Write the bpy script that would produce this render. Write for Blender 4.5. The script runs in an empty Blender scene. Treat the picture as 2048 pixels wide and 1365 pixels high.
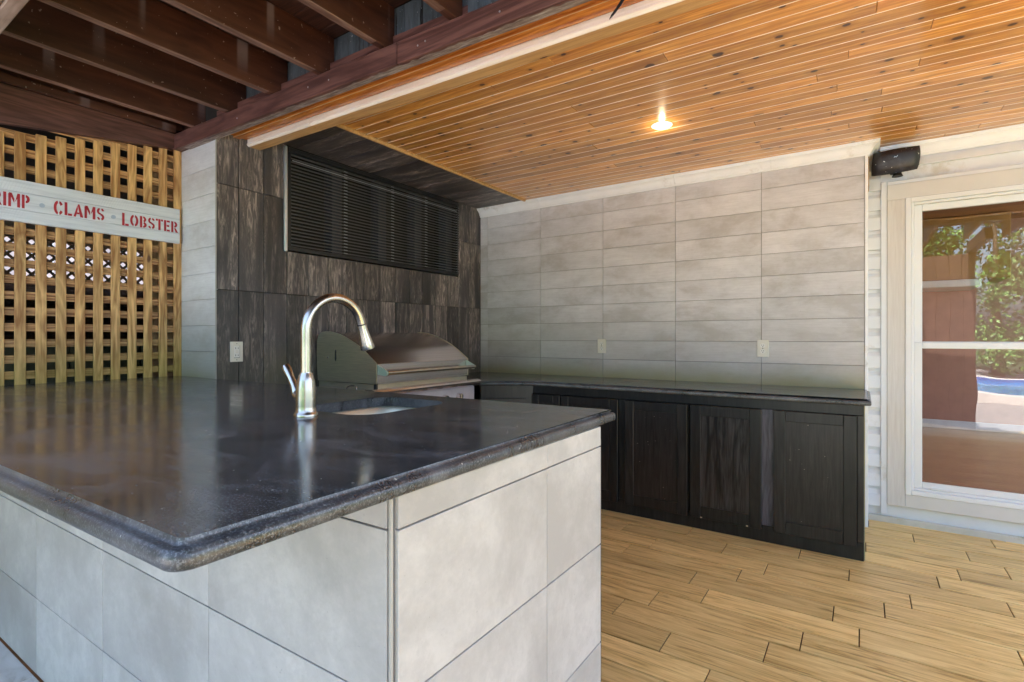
import bpy, bmesh, math, random
from mathutils import Vector, Matrix
random.seed(7)
R = math.radians
S = bpy.context.scene
COL = S.collection

# ------------------------------------------------------------------ camera, world, sun, exposure
EYE = 1.217
cam_d = bpy.data.cameras.new("camera")
cam = bpy.data.objects.new("camera", cam_d)
COL.objects.link(cam)
cam.location = (0, 0, EYE)
cam.rotation_euler = (R(90), 0, math.atan2(0.5594, 0.8289))
cam_d.sensor_width = 36
cam_d.lens = 1038.7 / 2048 * 36
cam_d.shift_y = -7.5 / 2048
cam_d.clip_start = 0.02
cam_d.clip_end = 400
S.camera = cam

SUN_AZ, SUN_EL = R(355), R(54)      # azimuth clockwise from +Y
w = bpy.data.worlds.new("World")
S.world = w
w.use_nodes = True
wn = w.node_tree
wn.nodes.clear()
wo = wn.nodes.new("ShaderNodeOutputWorld")
wb = wn.nodes.new("ShaderNodeBackground")
sky = wn.nodes.new("ShaderNodeTexSky")
sky.sky_type = 'NISHITA'
sky.sun_disc = False
sky.sun_elevation = SUN_EL
sky.sun_rotation = SUN_AZ
sky.air_density = 0.85
sky.dust_density = 4.5
sky.ozone_density = 0.9
wb.inputs[1].default_value = 0.15
wn.links.new(sky.outputs[0], wb.inputs[0])
wn.links.new(wb.outputs[0], wo.inputs[0])
sd = bpy.data.lights.new("sun", 'SUN')
sd.energy = 5.0
sd.angle = R(0.6)
sd.color = (1, 0.98, 0.95)
sun = bpy.data.objects.new("sun", sd)
COL.objects.link(sun)
sv = Vector((math.sin(SUN_AZ) * math.cos(SUN_EL), math.cos(SUN_AZ) * math.cos(SUN_EL), math.sin(SUN_EL)))
sun.rotation_euler = sv.to_track_quat('Z', 'Y').to_euler()
sun.location = (0, -6, 12)

vs = S.view_settings
vs.view_transform = 'Standard'
vs.look = 'None'
vs.exposure = 2.98
vs.gamma = 1
vs.use_curve_mapping = False
S.render.engine = 'CYCLES'
cy = S.cycles
cy.use_denoising = True
cy.max_bounces = 10
cy.diffuse_bounces = 6
cy.glossy_bounces = 5
cy.transparent_max_bounces = 12
cy.sample_clamp_indirect = 6
cy.caustics_reflective = False
cy.caustics_refractive = False

# ------------------------------------------------------------------ materials
def hexc(r, g, b):
    return (r, g, b, 1)

class NT:
    def __init__(s, name, rough=0.5, metal=0.0, spec=0.5):
        s.m = bpy.data.materials.new(name)
        s.m.use_nodes = True
        s.t = s.m.node_tree
        s.b = s.t.nodes['Principled BSDF']
        s.b.inputs['Roughness'].default_value = rough
        s.b.inputs['Metallic'].default_value = metal
        s.b.inputs['Specular IOR Level'].default_value = spec
        s._co = None
    def n(s, typ, **kw):
        nd = s.t.nodes.new(typ)
        for k, v in kw.items():
            setattr(nd, k, v)
        return nd
    def l(s, a, b):
        s.t.links.new(a, b)
    def val(s, node, key, v):
        if hasattr(v, 'links') or isinstance(v, bpy.types.NodeSocket):
            s.l(v, node.inputs[key])
        else:
            node.inputs[key].default_value = v
    def co(s):
        """object coordinates, shifted by a random amount per object"""
        if s._co is None:
            tc = s.n('ShaderNodeTexCoord')
            oi = s.n('ShaderNodeObjectInfo')
            mu = s.n('ShaderNodeMath', operation='MULTIPLY')
            s.l(oi.outputs['Random'], mu.inputs[0]); mu.inputs[1].default_value = 57.0
            ad = s.n('ShaderNodeVectorMath', operation='ADD')
            s.l(tc.outputs['Object'], ad.inputs[0]); s.l(mu.outputs[0], ad.inputs[1])
            s._co = ad.outputs[0]
            s.rnd = oi.outputs['Random']
        return s._co
    def mapped(s, scale, rot=(0, 0, 0), src=None):
        m = s.n('ShaderNodeMapping')
        s.l(src or s.co(), m.inputs['Vector'])
        m.inputs['Scale'].default_value = scale
        m.inputs['Rotation'].default_value = rot
        return m.outputs[0]
    def noise(s, scale=(1, 1, 1), sc=5, det=4, rough=0.5, dist=0.0, src=None):
        nd = s.n('ShaderNodeTexNoise')
        s.l(s.mapped(scale, src=src), nd.inputs['Vector'])
        nd.inputs['Scale'].default_value = sc
        nd.inputs['Detail'].default_value = det
        nd.inputs['Roughness'].default_value = rough
        nd.inputs['Distortion'].default_value = dist
        return nd.outputs['Fac']
    def ramp(s, fac, stops, interp='LINEAR'):
        r = s.n('ShaderNodeValToRGB')
        r.color_ramp.interpolation = interp
        e = r.color_ramp.elements
        while len(e) < len(stops):
            e.new(0.5)
        for i, (p, c) in enumerate(stops):
            e[i].position = p
            e[i].color = c if len(c) == 4 else (*c, 1)
        s.l(fac, r.inputs[0])
        return r.outputs[0]
    def mask(s, fac, a, b):
        r = s.n('ShaderNodeMapRange')
        r.interpolation_type = 'SMOOTHSTEP'
        s.l(fac, r.inputs[0])
        r.inputs[1].default_value = a; r.inputs[2].default_value = b
        return r.outputs[0]
    def mix(s, fac, a, b, mode='MIX'):
        m = s.n('ShaderNodeMix', data_type='RGBA', blend_type=mode)
        for i, v in ((0, fac), (6, a), (7, b)):
            if isinstance(v, bpy.types.NodeSocket):
                s.l(v, m.inputs[i])
            elif i == 0:
                m.inputs[i].default_value = v
            else:
                m.inputs[i].default_value = v if len(v) == 4 else (*v, 1)
        return m.outputs[2]
    def math(s, op, a, b=0.0):
        m = s.n('ShaderNodeMath', operation=op)
        for i, v in ((0, a), (1, b)):
            if isinstance(v, bpy.types.NodeSocket):
                s.l(v, m.inputs[i])
            else:
                m.inputs[i].default_value = v
        return m.outputs[0]
    def worldz(s):
        g = s.n('ShaderNodeNewGeometry')
        x = s.n('ShaderNodeSeparateXYZ')
        s.l(g.outputs['Position'], x.inputs[0])
        return x.outputs[2]
    def wpos(s):
        return s.n('ShaderNodeNewGeometry').outputs['Position']
    def col(s, c):
        if isinstance(c, bpy.types.NodeSocket):
            s.l(c, s.b.inputs['Base Color'])
        else:
            s.b.inputs['Base Color'].default_value = (*c, 1) if len(c) == 3 else c
    def rough(s, v):
        s.val(s.b, 'Roughness', v)
    def bump(s, h, strength=0.3, dist=0.002):
        b = s.n('ShaderNodeBump')
        b.inputs['Strength'].default_value = strength
        b.inputs['Distance'].default_value = dist
        s.l(h, b.inputs['Height'])
        s.l(b.outputs[0], s.b.inputs['Normal'])
        return b
    def vary(s, c, amt=0.12):
        """brightness of each piece differs a little"""
        s.co()
        f = s.math('ADD', s.math('MULTIPLY', s.rnd, 2 * amt), 1 - amt)
        cc = s.n('ShaderNodeVectorMath', operation='SCALE')
        s.l(c, cc.inputs[0]); s.l(f, cc.inputs['Scale'])
        return cc.outputs[0]

def plain(name, c, rough=0.5, metal=0.0, amt=0.08, nscale=8, bump=0.0, grime=None, spec=0.5):
    m = NT(name, rough, metal, spec)
    f = m.noise(sc=nscale, det=5)
    lo = tuple(x * (1 - amt) for x in c); hi = tuple(min(1, x * (1 + amt)) for x in c)
    cc = m.ramp(f, [(0.3, lo), (0.7, hi)])
    if grime:
        g = m.mask(m.noise(sc=3.1, det=8, rough=0.7), 0.56, 0.72)
        cc = m.mix(g, cc, grime)
    m.col(cc)
    if bump:
        m.bump(m.noise(sc=nscale * 12, det=4), bump, 0.001)
    return m.m

def stone_tile(name, base, dark, stretch, algae=None, streak=0.26, lim=(0.38, 0.50, 0.64), mott=0.0):
    """cement-look porcelain: soft clouds, brushed streaks, brownish stains; algae = z of the counter it grows above"""
    m = NT(name, 0.5)
    cl = m.noise(scale=stretch, sc=2.6, det=9, rough=0.70, dist=0.25)
    cc = m.ramp(cl, [(lim[0], dark), (lim[1], base), (lim[2], tuple(min(1, x * 1.15) for x in base))])
    st = m.noise(scale=tuple(a * (1 if a < 1 else 9) for a in stretch), sc=9, det=4, rough=0.65)
    cc = m.mix(m.math('MULTIPLY', m.mask(st, 0.40, 0.68), streak), cc, tuple(x * 0.72 for x in base))
    if mott:
        mo = m.mask(m.noise(sc=16, det=8, rough=0.75), 0.44, 0.60)
        cc = m.mix(m.math('MULTIPLY', mo, mott), cc, dark)
    pa = m.mask(m.noise(scale=stretch, sc=1.7, det=8, rough=0.74), 0.55, 0.66)
    cc = m.mix(m.math('MULTIPLY', pa, 0.36), cc, tuple(x * y for x, y in zip(base, (0.66, 0.62, 0.58))))
    sp = m.mask(m.noise(sc=110, det=2), 0.70, 0.76)
    cc = m.mix(m.math('MULTIPLY', sp, 0.35), cc, tuple(x * 0.5 for x in base))
    cc = m.vary(cc, 0.07)
    if algae is not None:
        z = m.worldz()
        zz = m.math('ADD', z, m.math('MULTIPLY', m.noise(sc=2.0, det=3, src=m.wpos()), 0.16))
        ma = m.mask(zz, algae + 0.24, algae + 0.06)
        cc = m.mix(m.math('MULTIPLY', ma, 0.85), cc, (0.36, 0.34, 0.08))
        mb = m.mask(zz, algae + 0.75, algae + 0.05)
        cc = m.mix(m.math('MULTIPLY', mb, 0.55), cc, (0.31, 0.27, 0.20))
    m.col(cc)
    m.rough(m.math('ADD', m.math('MULTIPLY', cl, 0.2), 0.36))
    m.bump(m.noise(scale=stretch, sc=60, det=3), 0.12, 0.0008)
    return m.m

LT_BASE, LT_DARK = (0.63, 0.625, 0.655), (0.51, 0.495, 0.50)
M = {}
M['tile_wall'] = stone_tile('grey porcelain tile', LT_BASE, LT_DARK, (0.8, 1, 1.6), algae=0.88)
M['tile_pillar'] = stone_tile('pale porcelain tile', (0.62, 0.63, 0.64), (0.52, 0.52, 0.51), (0.8, 1, 1.6), algae=0.92)
M['tile_island'] = stone_tile('grey porcelain panel', (0.50, 0.480, 0.445), (0.41, 0.392, 0.362), (1.0, 1.0, 1.0), streak=0.07, lim=(0.40, 0.52, 0.62), mott=0.35)
M['grout'] = plain('grout', (0.22, 0.20, 0.18), 0.9, grime=(0.10, 0.09, 0.07))
M['grout_isl'] = plain('island grout', (0.24, 0.23, 0.215), 0.9)
M['grout_dark'] = plain('dark grout', (0.018, 0.016, 0.015), 0.9)
M['grout_floor'] = plain('floor grout', (0.095, 0.050, 0.018), 0.9)

def dark_tile(name, stretch):
    m = NT(name, 0.42)
    g = m.noise(scale=stretch, sc=7, det=9, rough=0.72, dist=1.6)
    big = m.noise(scale=tuple(x * 0.5 for x in stretch), sc=2.6, det=3, dist=0.8)
    f = m.math('MULTIPLY', m.mask(g, 0.44, 0.66), m.mask(big, 0.36, 0.62))
    base = m.ramp(big, [(0.30, (0.034, 0.030, 0.034)), (0.70, (0.095, 0.081, 0.083))])
    cc = m.mix(f, base, (0.36, 0.30, 0.275))
    fine = m.mask(m.noise(scale=stretch, sc=34, det=5, rough=0.7), 0.53, 0.72)
    cc = m.mix(m.math('MULTIPLY', fine, 0.30), cc, (0.21, 0.17, 0.15))
    z = m.worldz()
    zz = m.math('ADD', z, m.math('MULTIPLY', m.noise(sc=3.0, det=3, src=m.wpos()), 0.22))
    ma = m.mask(zz, 1.32, 1.0)
    cc = m.mix(m.math('MULTIPLY', ma, 0.42), cc, (0.085, 0.075, 0.02))
    cc = m.vary(cc, 0.42)
    m.col(cc)
    m.rough(m.math('ADD', m.math('MULTIPLY', g, 0.25), 0.30))
    m.bump(g, 0.35, 0.0015)
    return m.m
M['tile_dark'] = dark_tile('charred wood-look tile', (6, 6, 0.9))
M['tile_soffit'] = dark_tile('charred wood-look soffit tile', (0.9, 6, 6))

def wood(name, lo, hi, stretch, rough=0.4, knots=0.0, knotc=(0.09, 0.03, 0.01), bump=0.15, vary=0.15, coat=0.0, ringsc=3.0, ringw=0.35, flat=False, green=None, kst=None):
    m = NT(name, rough)
    g = m.noise(scale=stretch, sc=6, det=7, rough=0.6, dist=0.5)
    g2 = m.noise(scale=tuple(a * (0.5 if a < 1 else 0.28) for a in stretch), sc=ringsc, det=3, dist=2.5)
    rg = m.math('FRACT', m.math('MULTIPLY', g2, 5.0))      # growth rings: uneven bands along the grain
    tri = m.math('ABSOLUTE', m.math('SUBTRACT', rg, 0.5))
    f = m.math('ADD', m.math('MULTIPLY', g, 0.72), m.math('MULTIPLY', tri, ringw))
    cc = m.ramp(f, [(0.33, lo), (0.60, hi)])
    if knots:
        v = m.n('ShaderNodeTexVoronoi', voronoi_dimensions='2D' if flat else '3D')
        m.l(m.mapped(kst or tuple(min(1.0, x) if x < 1 else 2.2 for x in stretch)), v.inputs['Vector'])
        v.inputs['Scale'].default_value = 4.2
        v.inputs['Randomness'].default_value = 1.0
        dv = m.math('MULTIPLY', v.outputs['Distance'], m.math('ADD', 0.65, m.math('MULTIPLY', m.math('FRACT', m.math('MULTIPLY', v.outputs['Color'], 23.7)), 1.9)))
        dv = m.math('ADD', dv, m.math('MULTIPLY', m.math('SUBTRACT', m.noise(sc=30, det=2), 0.5), knots * 0.7))
        k = m.mask(dv, knots, knots * 0.55)
        halo = m.mask(dv, knots * 2.6, knots)
        keep = m.mask(m.math('FRACT', m.math('MULTIPLY', v.outputs['Color'], 7.3)), 0.60, 0.64)
        cc = m.mix(m.math('MULTIPLY', m.math('MULTIPLY', halo, 0.35), keep), cc, tuple(x * 0.55 for x in lo))
        cc = m.mix(m.math('MULTIPLY', k, keep), cc, knotc)
    cc = m.vary(cc, vary)
    if green:
        z = m.worldz()
        ma = m.mask(m.math('ADD', z, m.math('MULTIPLY', m.noise(sc=2.5, src=m.wpos()), 0.3)), green[0], green[1])
        cc = m.mix(m.math('MULTIPLY', ma, green[3]), cc, green[2])
    m.col(cc)
    m.bump(f, bump, 0.001)
    if coat:
        m.b.inputs['Coat Weight'].default_value = coat
        m.b.inputs['Coat Roughness'].default_value = 0.09
    return m.m

M['pine'] = wood('varnished knotty pine', (0.54, 0.215, 0.040), (0.92, 0.50, 0.125), (0.5, 9, 9), 0.30, knots=0.15, coat=0.55, vary=0.25, kst=(1.7, 2.3, 2.3), ringw=0.15, flat=True)
M['pine_soffit'] = wood('orange varnished pine', (0.40, 0.12, 0.02), (0.66, 0.26, 0.05), (0.5, 9, 9), 0.25, knots=0.05, coat=0.6, vary=0.25)
M['pine_raw'] = wood('bare pine trim', (0.50, 0.29, 0.12), (0.66, 0.41, 0.18), (0.5, 9, 9), 0.45, knots=0.07, vary=0.05)
M['pine_edge'] = wood('pale pine bead and edge highlight', (0.80, 0.70, 0.58), (0.90, 0.83, 0.74), (0.4, 9, 9), 0.45, vary=0.05)  # pale wood of the bead; on plank bevels it paints highlight lines
M['joist'] = wood('dark brown stained joist', (0.032, 0.010, 0.006), (0.085, 0.030, 0.018), (9, 0.5, 4), 0.50, vary=0.25, bump=0.3)
m = NT('dark brown stained joist', 0.5)
g = m.noise(scale=(9, 0.5, 4), sc=6, det=7, rough=0.6, dist=0.6)
cc = m.ramp(g, [(0.3, (0.030, 0.009, 0.005)), (0.7, (0.090, 0.032, 0.018))])
dr = m.mask(m.noise(scale=(1, 9, 0.25), sc=1.3, det=1), 0.62, 0.72)
sz = m.n('ShaderNodeSeparateXYZ'); m.l(m.n('ShaderNodeTexCoord').outputs['Object'], sz.inputs[0])
fade = m.mask(sz.outputs[2], -0.085, 0.09)
cc = m.mix(m.math('MULTIPLY', m.math('MULTIPLY', dr, fade), 0.55), cc, (0.30, 0.25, 0.27))
cc = m.mix(m.math('MULTIPLY', m.mask(m.noise(sc=55, det=3), 0.70, 0.73), 0.7), cc, (0.40, 0.33, 0.28))
m.col(m.vary(cc, 0.2)); m.bump(g, 0.3, 0.001)
M['joist'] = m.m
M['joist_edge'] = wood('pale joist edge', (0.12, 0.062, 0.048), (0.27, 0.165, 0.135), (9, 0.5, 9), 0.55, vary=0.2)
M['ledger'] = wood('brown stained ledger', (0.075, 0.030, 0.026), (0.185, 0.085, 0.070), (0.5, 9, 7), 0.45, vary=0.15, bump=0.3)
M['ledger_y'] = wood('brown stained header', (0.070, 0.027, 0.022), (0.165, 0.073, 0.058), (9, 0.5, 7), 0.45, vary=0.1, bump=0.3)
M['deck_board'] = wood('brown underside of deck board', (0.03, 0.010, 0.006), (0.07, 0.026, 0.016), (0.5, 9, 9), 0.6, vary=0.3)
M['grey_beam'] = wood('weathered pale beam', (0.20, 0.14, 0.11), (0.36, 0.27, 0.22), (0.5, 9, 7), 0.6, bump=0.3)
GR = (1.42, 1.0, (0.42, 0.36, 0.05), 0.55)
M['lath_v'] = wood('treated pine upright lath', (0.34, 0.150, 0.045), (0.80, 0.49, 0.19), (9, 7, 0.55), 0.6, knots=0.20, knotc=(0.13, 0.05, 0.02), vary=0.16, green=GR, kst=(2.4, 2.4, 0.9))
M['lath_h'] = wood('treated pine cross lath', (0.20, 0.08, 0.028), (0.70, 0.40, 0.17), (9, 0.5, 13), 0.65, vary=0.22, green=GR, ringsc=5)
M['lath_far'] = plain('weathered far lattice', (0.30, 0.19, 0.12), 0.7)
M['fence'] = plain('pale fence board', (0.34, 0.31, 0.30), 0.8, amt=0.4, nscale=3)
M['yard'] = plain('dry leaf litter', (0.16, 0.13, 0.11), 0.9, amt=0.5)
M['ply'] = wood('raw plywood', (0.26, 0.15, 0.07), (0.45, 0.29, 0.15), (3, 3, 0.8), 0.7)

m = NT('floor plank tile', 0.38)
g = m.noise(scale=(0.55, 7, 7), sc=5, det=8, rough=0.66, dist=1.3)
cc = m.ramp(g, [(0.33, (0.36, 0.195, 0.045)), (0.44, (0.68, 0.435, 0.145)), (0.55, (0.82, 0.56, 0.215)), (0.66, (0.90, 0.65, 0.26))])
ln = m.mask(m.noise(scale=(0.35, 9, 9), sc=8, det=6, rough=0.75, dist=2.6), 0.55, 0.64)
cc = m.mix(m.math('MULTIPLY', ln, 0.35), cc, (0.40, 0.24, 0.09))
cc = m.vary(cc, 0.15)
cc = m.mix(m.math('MULTIPLY', m.mask(m.noise(sc=0.9, det=4, src=m.wpos()), 0.50, 0.72), 0.16), cc, (0.30, 0.22, 0.11))
m.col(cc)
m.rough(m.math('ADD', m.math('MULTIPLY', g, 0.2), 0.28))
m.bump(g, 0.25, 0.001)
M['floor_plank'] = m.m

def granite(name, rough, speck, bump):
    m = NT(name, rough, spec=0.6)
    a = m.noise(scale=(1, 1, 1), sc=260, det=3, rough=0.8)
    b = m.noise(scale=(1, 2.2, 1), sc=4, det=8, rough=0.72, dist=0.9)
    cc = m.ramp(b, [(0.38, (0.016, 0.017, 0.019)), (0.50, (0.042, 0.044, 0.047)), (0.62, (0.105, 0.107, 0.112))])
    cc = m.mix(m.math('MULTIPLY', m.mask(a, 0.50, 0.62), speck), cc, (0.20, 0.215, 0.22))
    sc_ = m.mask(m.noise(scale=(1, 6, 1), sc=3.0, det=8, rough=0.8, dist=2), 0.70, 0.74)
    cc = m.mix(m.math('MULTIPLY', sc_, 0.12), cc, (0.30, 0.29, 0.25))
    dot = m.mask(m.noise(sc=95, det=1), 0.765, 0.78)
    cc = m.mix(dot, cc, (0.45, 0.44, 0.40))
    m.col(cc)
    rr = m.math('ADD', m.math('MULTIPLY', b, 0.34), rough - 0.17)
    m.rough(rr)
    m.bump(m.math('ADD', a, m.math('MULTIPLY', m.noise(sc=40, det=4), 0.8)), bump, 0.0009)
    return m.m
M['granite'] = granite('honed black granite', 0.16, 0.45, 0.010)
M['granite_edge'] = granite('granite leathered edge', 0.30, 0.62, 0.3)

M['black_wood'] = wood('black painted cabinet wood', (0.005, 0.0045, 0.004), (0.021, 0.019, 0.017), (9, 9, 0.6), 0.36, bump=0.35, vary=0.3)
m = NT('worn black panel', 0.33)
g = m.noise(scale=(9, 9, 0.6), sc=7, det=8, rough=0.7, dist=1.0)
cc = m.ramp(g, [(0.38, (0.006, 0.005, 0.0045)), (0.62, (0.026, 0.022, 0.020)), (0.85, (0.13, 0.11, 0.10))])
cc = m.mix(m.mask(m.noise(sc=70, det=2), 0.755, 0.775), cc, (0.36, 0.33, 0.28))
m.col(cc); m.bump(g, 0.4, 0.0012)
M['black_panel'] = m.m
M['sheen_stile'] = wood('scuffed blue black stile', (0.028, 0.027, 0.033), (0.085, 0.082, 0.098), (9, 9, 0.7), 0.3, bump=0.4)  # bluish reflection painted into the colour of this stile
M['worn_panel'] = wood('scuffed grain panel', (0.006, 0.0055, 0.005), (0.052, 0.047, 0.045), (8, 8, 0.6), 0.28, bump=0.5)
M['bare_nick'] = plain('bare chipped wood', (0.55, 0.40, 0.26), 0.7)

m = NT('brushed stainless', 0.24, 1.0)
g = m.noise(scale=(1, 0.04, 30), sc=12, det=5)
m.col(m.ramp(g, [(0.3, (0.68, 0.62, 0.62)), (0.7, (0.88, 0.82, 0.82))]))
m.rough(m.math('ADD', m.math('MULTIPLY', m.noise(sc=4, det=2), 0.06), 0.20))
M['steel'] = m.m
m = NT('brushed stainless side plate', 0.3, 0.8)
g = m.noise(scale=(1, 1, 30), sc=12, det=5)
m.col(m.ramp(g, [(0.3, (0.52, 0.47, 0.34)), (0.7, (0.70, 0.63, 0.46))]))
m.rough(m.math('ADD', m.math('MULTIPLY', m.noise(sc=7, det=6), 0.2), 0.22))
M['steel_side'] = m.m
m = NT('brushed nickel', 0.2, 1.0)
m.col(m.ramp(m.noise(sc=20, det=6), [(0.3, (0.46, 0.42, 0.35)), (0.7, (0.60, 0.56, 0.49))]))
m.rough(m.math('ADD', m.math('MULTIPLY', m.noise(sc=18, det=2), 0.06), 0.22))
M['nickel'] = m.m
M['sink_steel'] = plain('sink steel', (0.68, 0.66, 0.50), 0.35, 0.55)
M['black'] = plain('matte black', (0.008, 0.008, 0.008), 0.6)
M['black_metal'] = plain('black metal', (0.022, 0.022, 0.026), 0.32, 0.3)
M['slat_black'] = plain('black aluminium slat', (0.12, 0.118, 0.126), 0.35, 0.2)
M['stud_blue'] = plain('blue grey stud', (0.04, 0.045, 0.062), 0.6)
M['aluminium'] = plain('bare aluminium', (0.55, 0.58, 0.64), 0.35, 0.8)
M['rust'] = plain('rusty strip', (0.16, 0.045, 0.018), 0.7, amt=0.3)
m = NT('blue grey flashing', 0.38)
g = m.noise(scale=(6, 6, 1), sc=5, det=8, rough=0.7)
cc = m.ramp(g, [(0.35, (0.035, 0.045, 0.055)), (0.65, (0.10, 0.125, 0.15))])
dr = m.mask(m.noise(scale=(10, 10, 0.5), sc=6, det=4), 0.60, 0.65)
cc = m.mix(dr, cc, (0.008, 0.008, 0.009))
cc = m.mix(m.mask(m.noise(sc=80, det=3), 0.68, 0.73), cc, (0.35, 0.38, 0.40))
m.col(cc)
M['flashing'] = m.m
M['white_trim'] = plain('white painted trim', (0.86, 0.87, 0.90), 0.45, amt=0.03, grime=(0.60, 0.57, 0.53))
M['vinyl'] = plain('white vinyl', (0.74, 0.74, 0.74), 0.32, amt=0.02)
M['siding'] = plain('off white siding', (0.70, 0.71, 0.73), 0.45, amt=0.03, grime=(0.55, 0.52, 0.46))
m = NT('beige wood grain casing', 0.5)
g = m.noise(scale=(16, 16, 0.8), sc=6, det=6, dist=1.0)
m.col(m.ramp(g, [(0.3, (0.56, 0.52, 0.485)), (0.7, (0.64, 0.61, 0.575))])); m.bump(g, 0.25, 0.001)
M['casing'] = m.m
M['casing_h'] = plain('beige casing board', (0.62, 0.60, 0.57), 0.5, amt=0.03)
M['base_white'] = plain('dirty white base', (0.56, 0.53, 0.46), 0.6, grime=(0.30, 0.27, 0.14), bump=0.3)
M['schluter'] = plain('cream edge trim', (0.42, 0.40, 0.35), 0.6)
M['outlet'] = plain('ivory plastic', (0.74, 0.70, 0.62), 0.35, amt=0.02)
M['outlet_face'] = plain('white plastic', (0.80, 0.78, 0.74), 0.3, amt=0.02)
M['slot'] = plain('outlet slot', (0.02, 0.018, 0.015), 0.6)
m = NT('speaker shell', 0.42)
cc = m.mix(m.mask(m.noise(sc=55, det=2), 0.72, 0.74), (0.014, 0.012, 0.018), (0.6, 0.6, 0.6))
cc = m.mix(m.math('MULTIPLY', m.mask(m.noise(sc=5, det=6, rough=0.7), 0.48, 0.68), 0.30), cc, (0.14, 0.13, 0.17))
m.col(cc); m.bump(m.noise(sc=300, det=1), 0.3, 0.001)
M['speaker'] = m.m
m = NT('whitewashed board', 0.55)
g = m.noise(scale=(9, 0.6, 9), sc=7, det=7, rough=0.65)
cc = m.ramp(g, [(0.25, (0.54, 0.54, 0.56)), (0.55, (0.72, 0.72, 0.73)), (0.8, (0.80, 0.79, 0.78))])
saw = m.n('ShaderNodeTexWave', wave_type='BANDS', bands_direction='Y')
m.l(m.mapped((1, 1, 0.7), rot=(0.5, 0, 0)), saw.inputs['Vector']); saw.inputs['Scale'].default_value = 30; saw.inputs['Distortion'].default_value = 3
sm = m.math('MULTIPLY', m.mask(saw.outputs['Fac'], 0.6, 0.9), m.mask(m.noise(sc=3), 0.45, 0.6))
cc = m.mix(m.math('MULTIPLY', sm, 0.3), cc, (0.52, 0.52, 0.55))
m.col(cc)
M['sign_white'] = m.m
m = NT('stencil red paint', 0.55)
m.col(m.ramp(m.noise(sc=40, det=6), [(0.3, (0.36, 0.010, 0.022)), (0.7, (0.50, 0.020, 0.035))]))
M['red'] = m.m
M['dot_grey'] = plain('grey filler dot', (0.42, 0.47, 0.55), 0.6)
m = NT('earth', 0.95)
g = m.noise(sc=6, det=9, rough=0.7)
m.col(m.ramp(g, [(0.35, (0.030, 0.014, 0.006)), (0.6, (0.13, 0.060, 0.022)), (0.8, (0.24, 0.13, 0.06))])); m.bump(g, 0.8, 0.05)
M['earth'] = m.m
M['block'] = plain('mossy concrete block', (0.085, 0.09, 0.055), 0.9, amt=0.4, bump=0.4)
m = NT('marble tile', 0.28)
g = m.noise(scale=(1, 2.2, 1), sc=3, det=9, rough=0.62, dist=1.8)
m.col(m.vary(m.ramp(g, [(0.32, (0.36, 0.33, 0.28)), (0.46, (0.56, 0.54, 0.50)), (0.6, (0.64, 0.62, 0.59))]), 0.05))
M['marble'] = m.m
M['rust_grout'] = plain('rusty joint', (0.25, 0.10, 0.03), 0.9, amt=0.4)
m = NT('grass', 0.9)
g = m.noise(sc=14, det=9, rough=0.7)
m.col(m.ramp(g, [(0.3, (0.02, 0.04, 0.01)), (0.7, (0.07, 0.11, 0.03))])); m.bump(g, 0.6, 0.05)
M['grass'] = m.m
m = NT('leaf', 0.5)
m.col(m.vary(m.ramp(m.noise(sc=3.0, det=3), [(0.3, (0.03, 0.09, 0.015)), (0.7, (0.16, 0.31, 0.07))]), 0.4))
M['leaf'] = m.m
M['bark'] = plain('bark', (0.09, 0.065, 0.045), 0.9, amt=0.4, bump=0.6)
m = NT('pool water', 0.04)
m.col(m.ramp(m.noise(sc=1.5, det=4), [(0.3, (0.01, 0.22, 0.60)), (0.7, (0.05, 0.42, 0.80))])); m.bump(m.noise(sc=5, det=3), 0.15, 0.02)
M['water'] = m.m
M['pool_tile'] = plain('blue pool tile', (0.05, 0.12, 0.30), 0.3, amt=0.5, nscale=30)
M['coping'] = plain('pool coping', (0.62, 0.58, 0.54), 0.6)
M['concrete'] = plain('pool deck concrete', (0.30, 0.28, 0.265), 0.8, amt=0.12)
M['room_wall'] = plain('brown interior wall', (0.46, 0.22, 0.15), 0.7, amt=0.08)
M['room_ochre'] = plain('ochre interior recess', (0.40, 0.20, 0.05), 0.7, amt=0.05)
M['room_white'] = plain('white interior trim', (0.72, 0.70, 0.68), 0.4)
M['room_floor'] = wood('red brown room floor', (0.16, 0.045, 0.02), (0.32, 0.10, 0.045), (0.5, 9, 9), 0.25, coat=0.3)
M['clad'] = wood('brown post cladding', (0.05, 0.022, 0.014), (0.11, 0.05, 0.03), (9, 9, 0.5), 0.6)
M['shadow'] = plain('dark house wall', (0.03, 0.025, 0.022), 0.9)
m = NT('lamp lens', 0.4)
m.b.inputs['Emission Color'].default_value = (1, 0.72, 0.36, 1)
m.b.inputs['Emission Strength'].default_value = 1.2
M['lens'] = m.m
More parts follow.
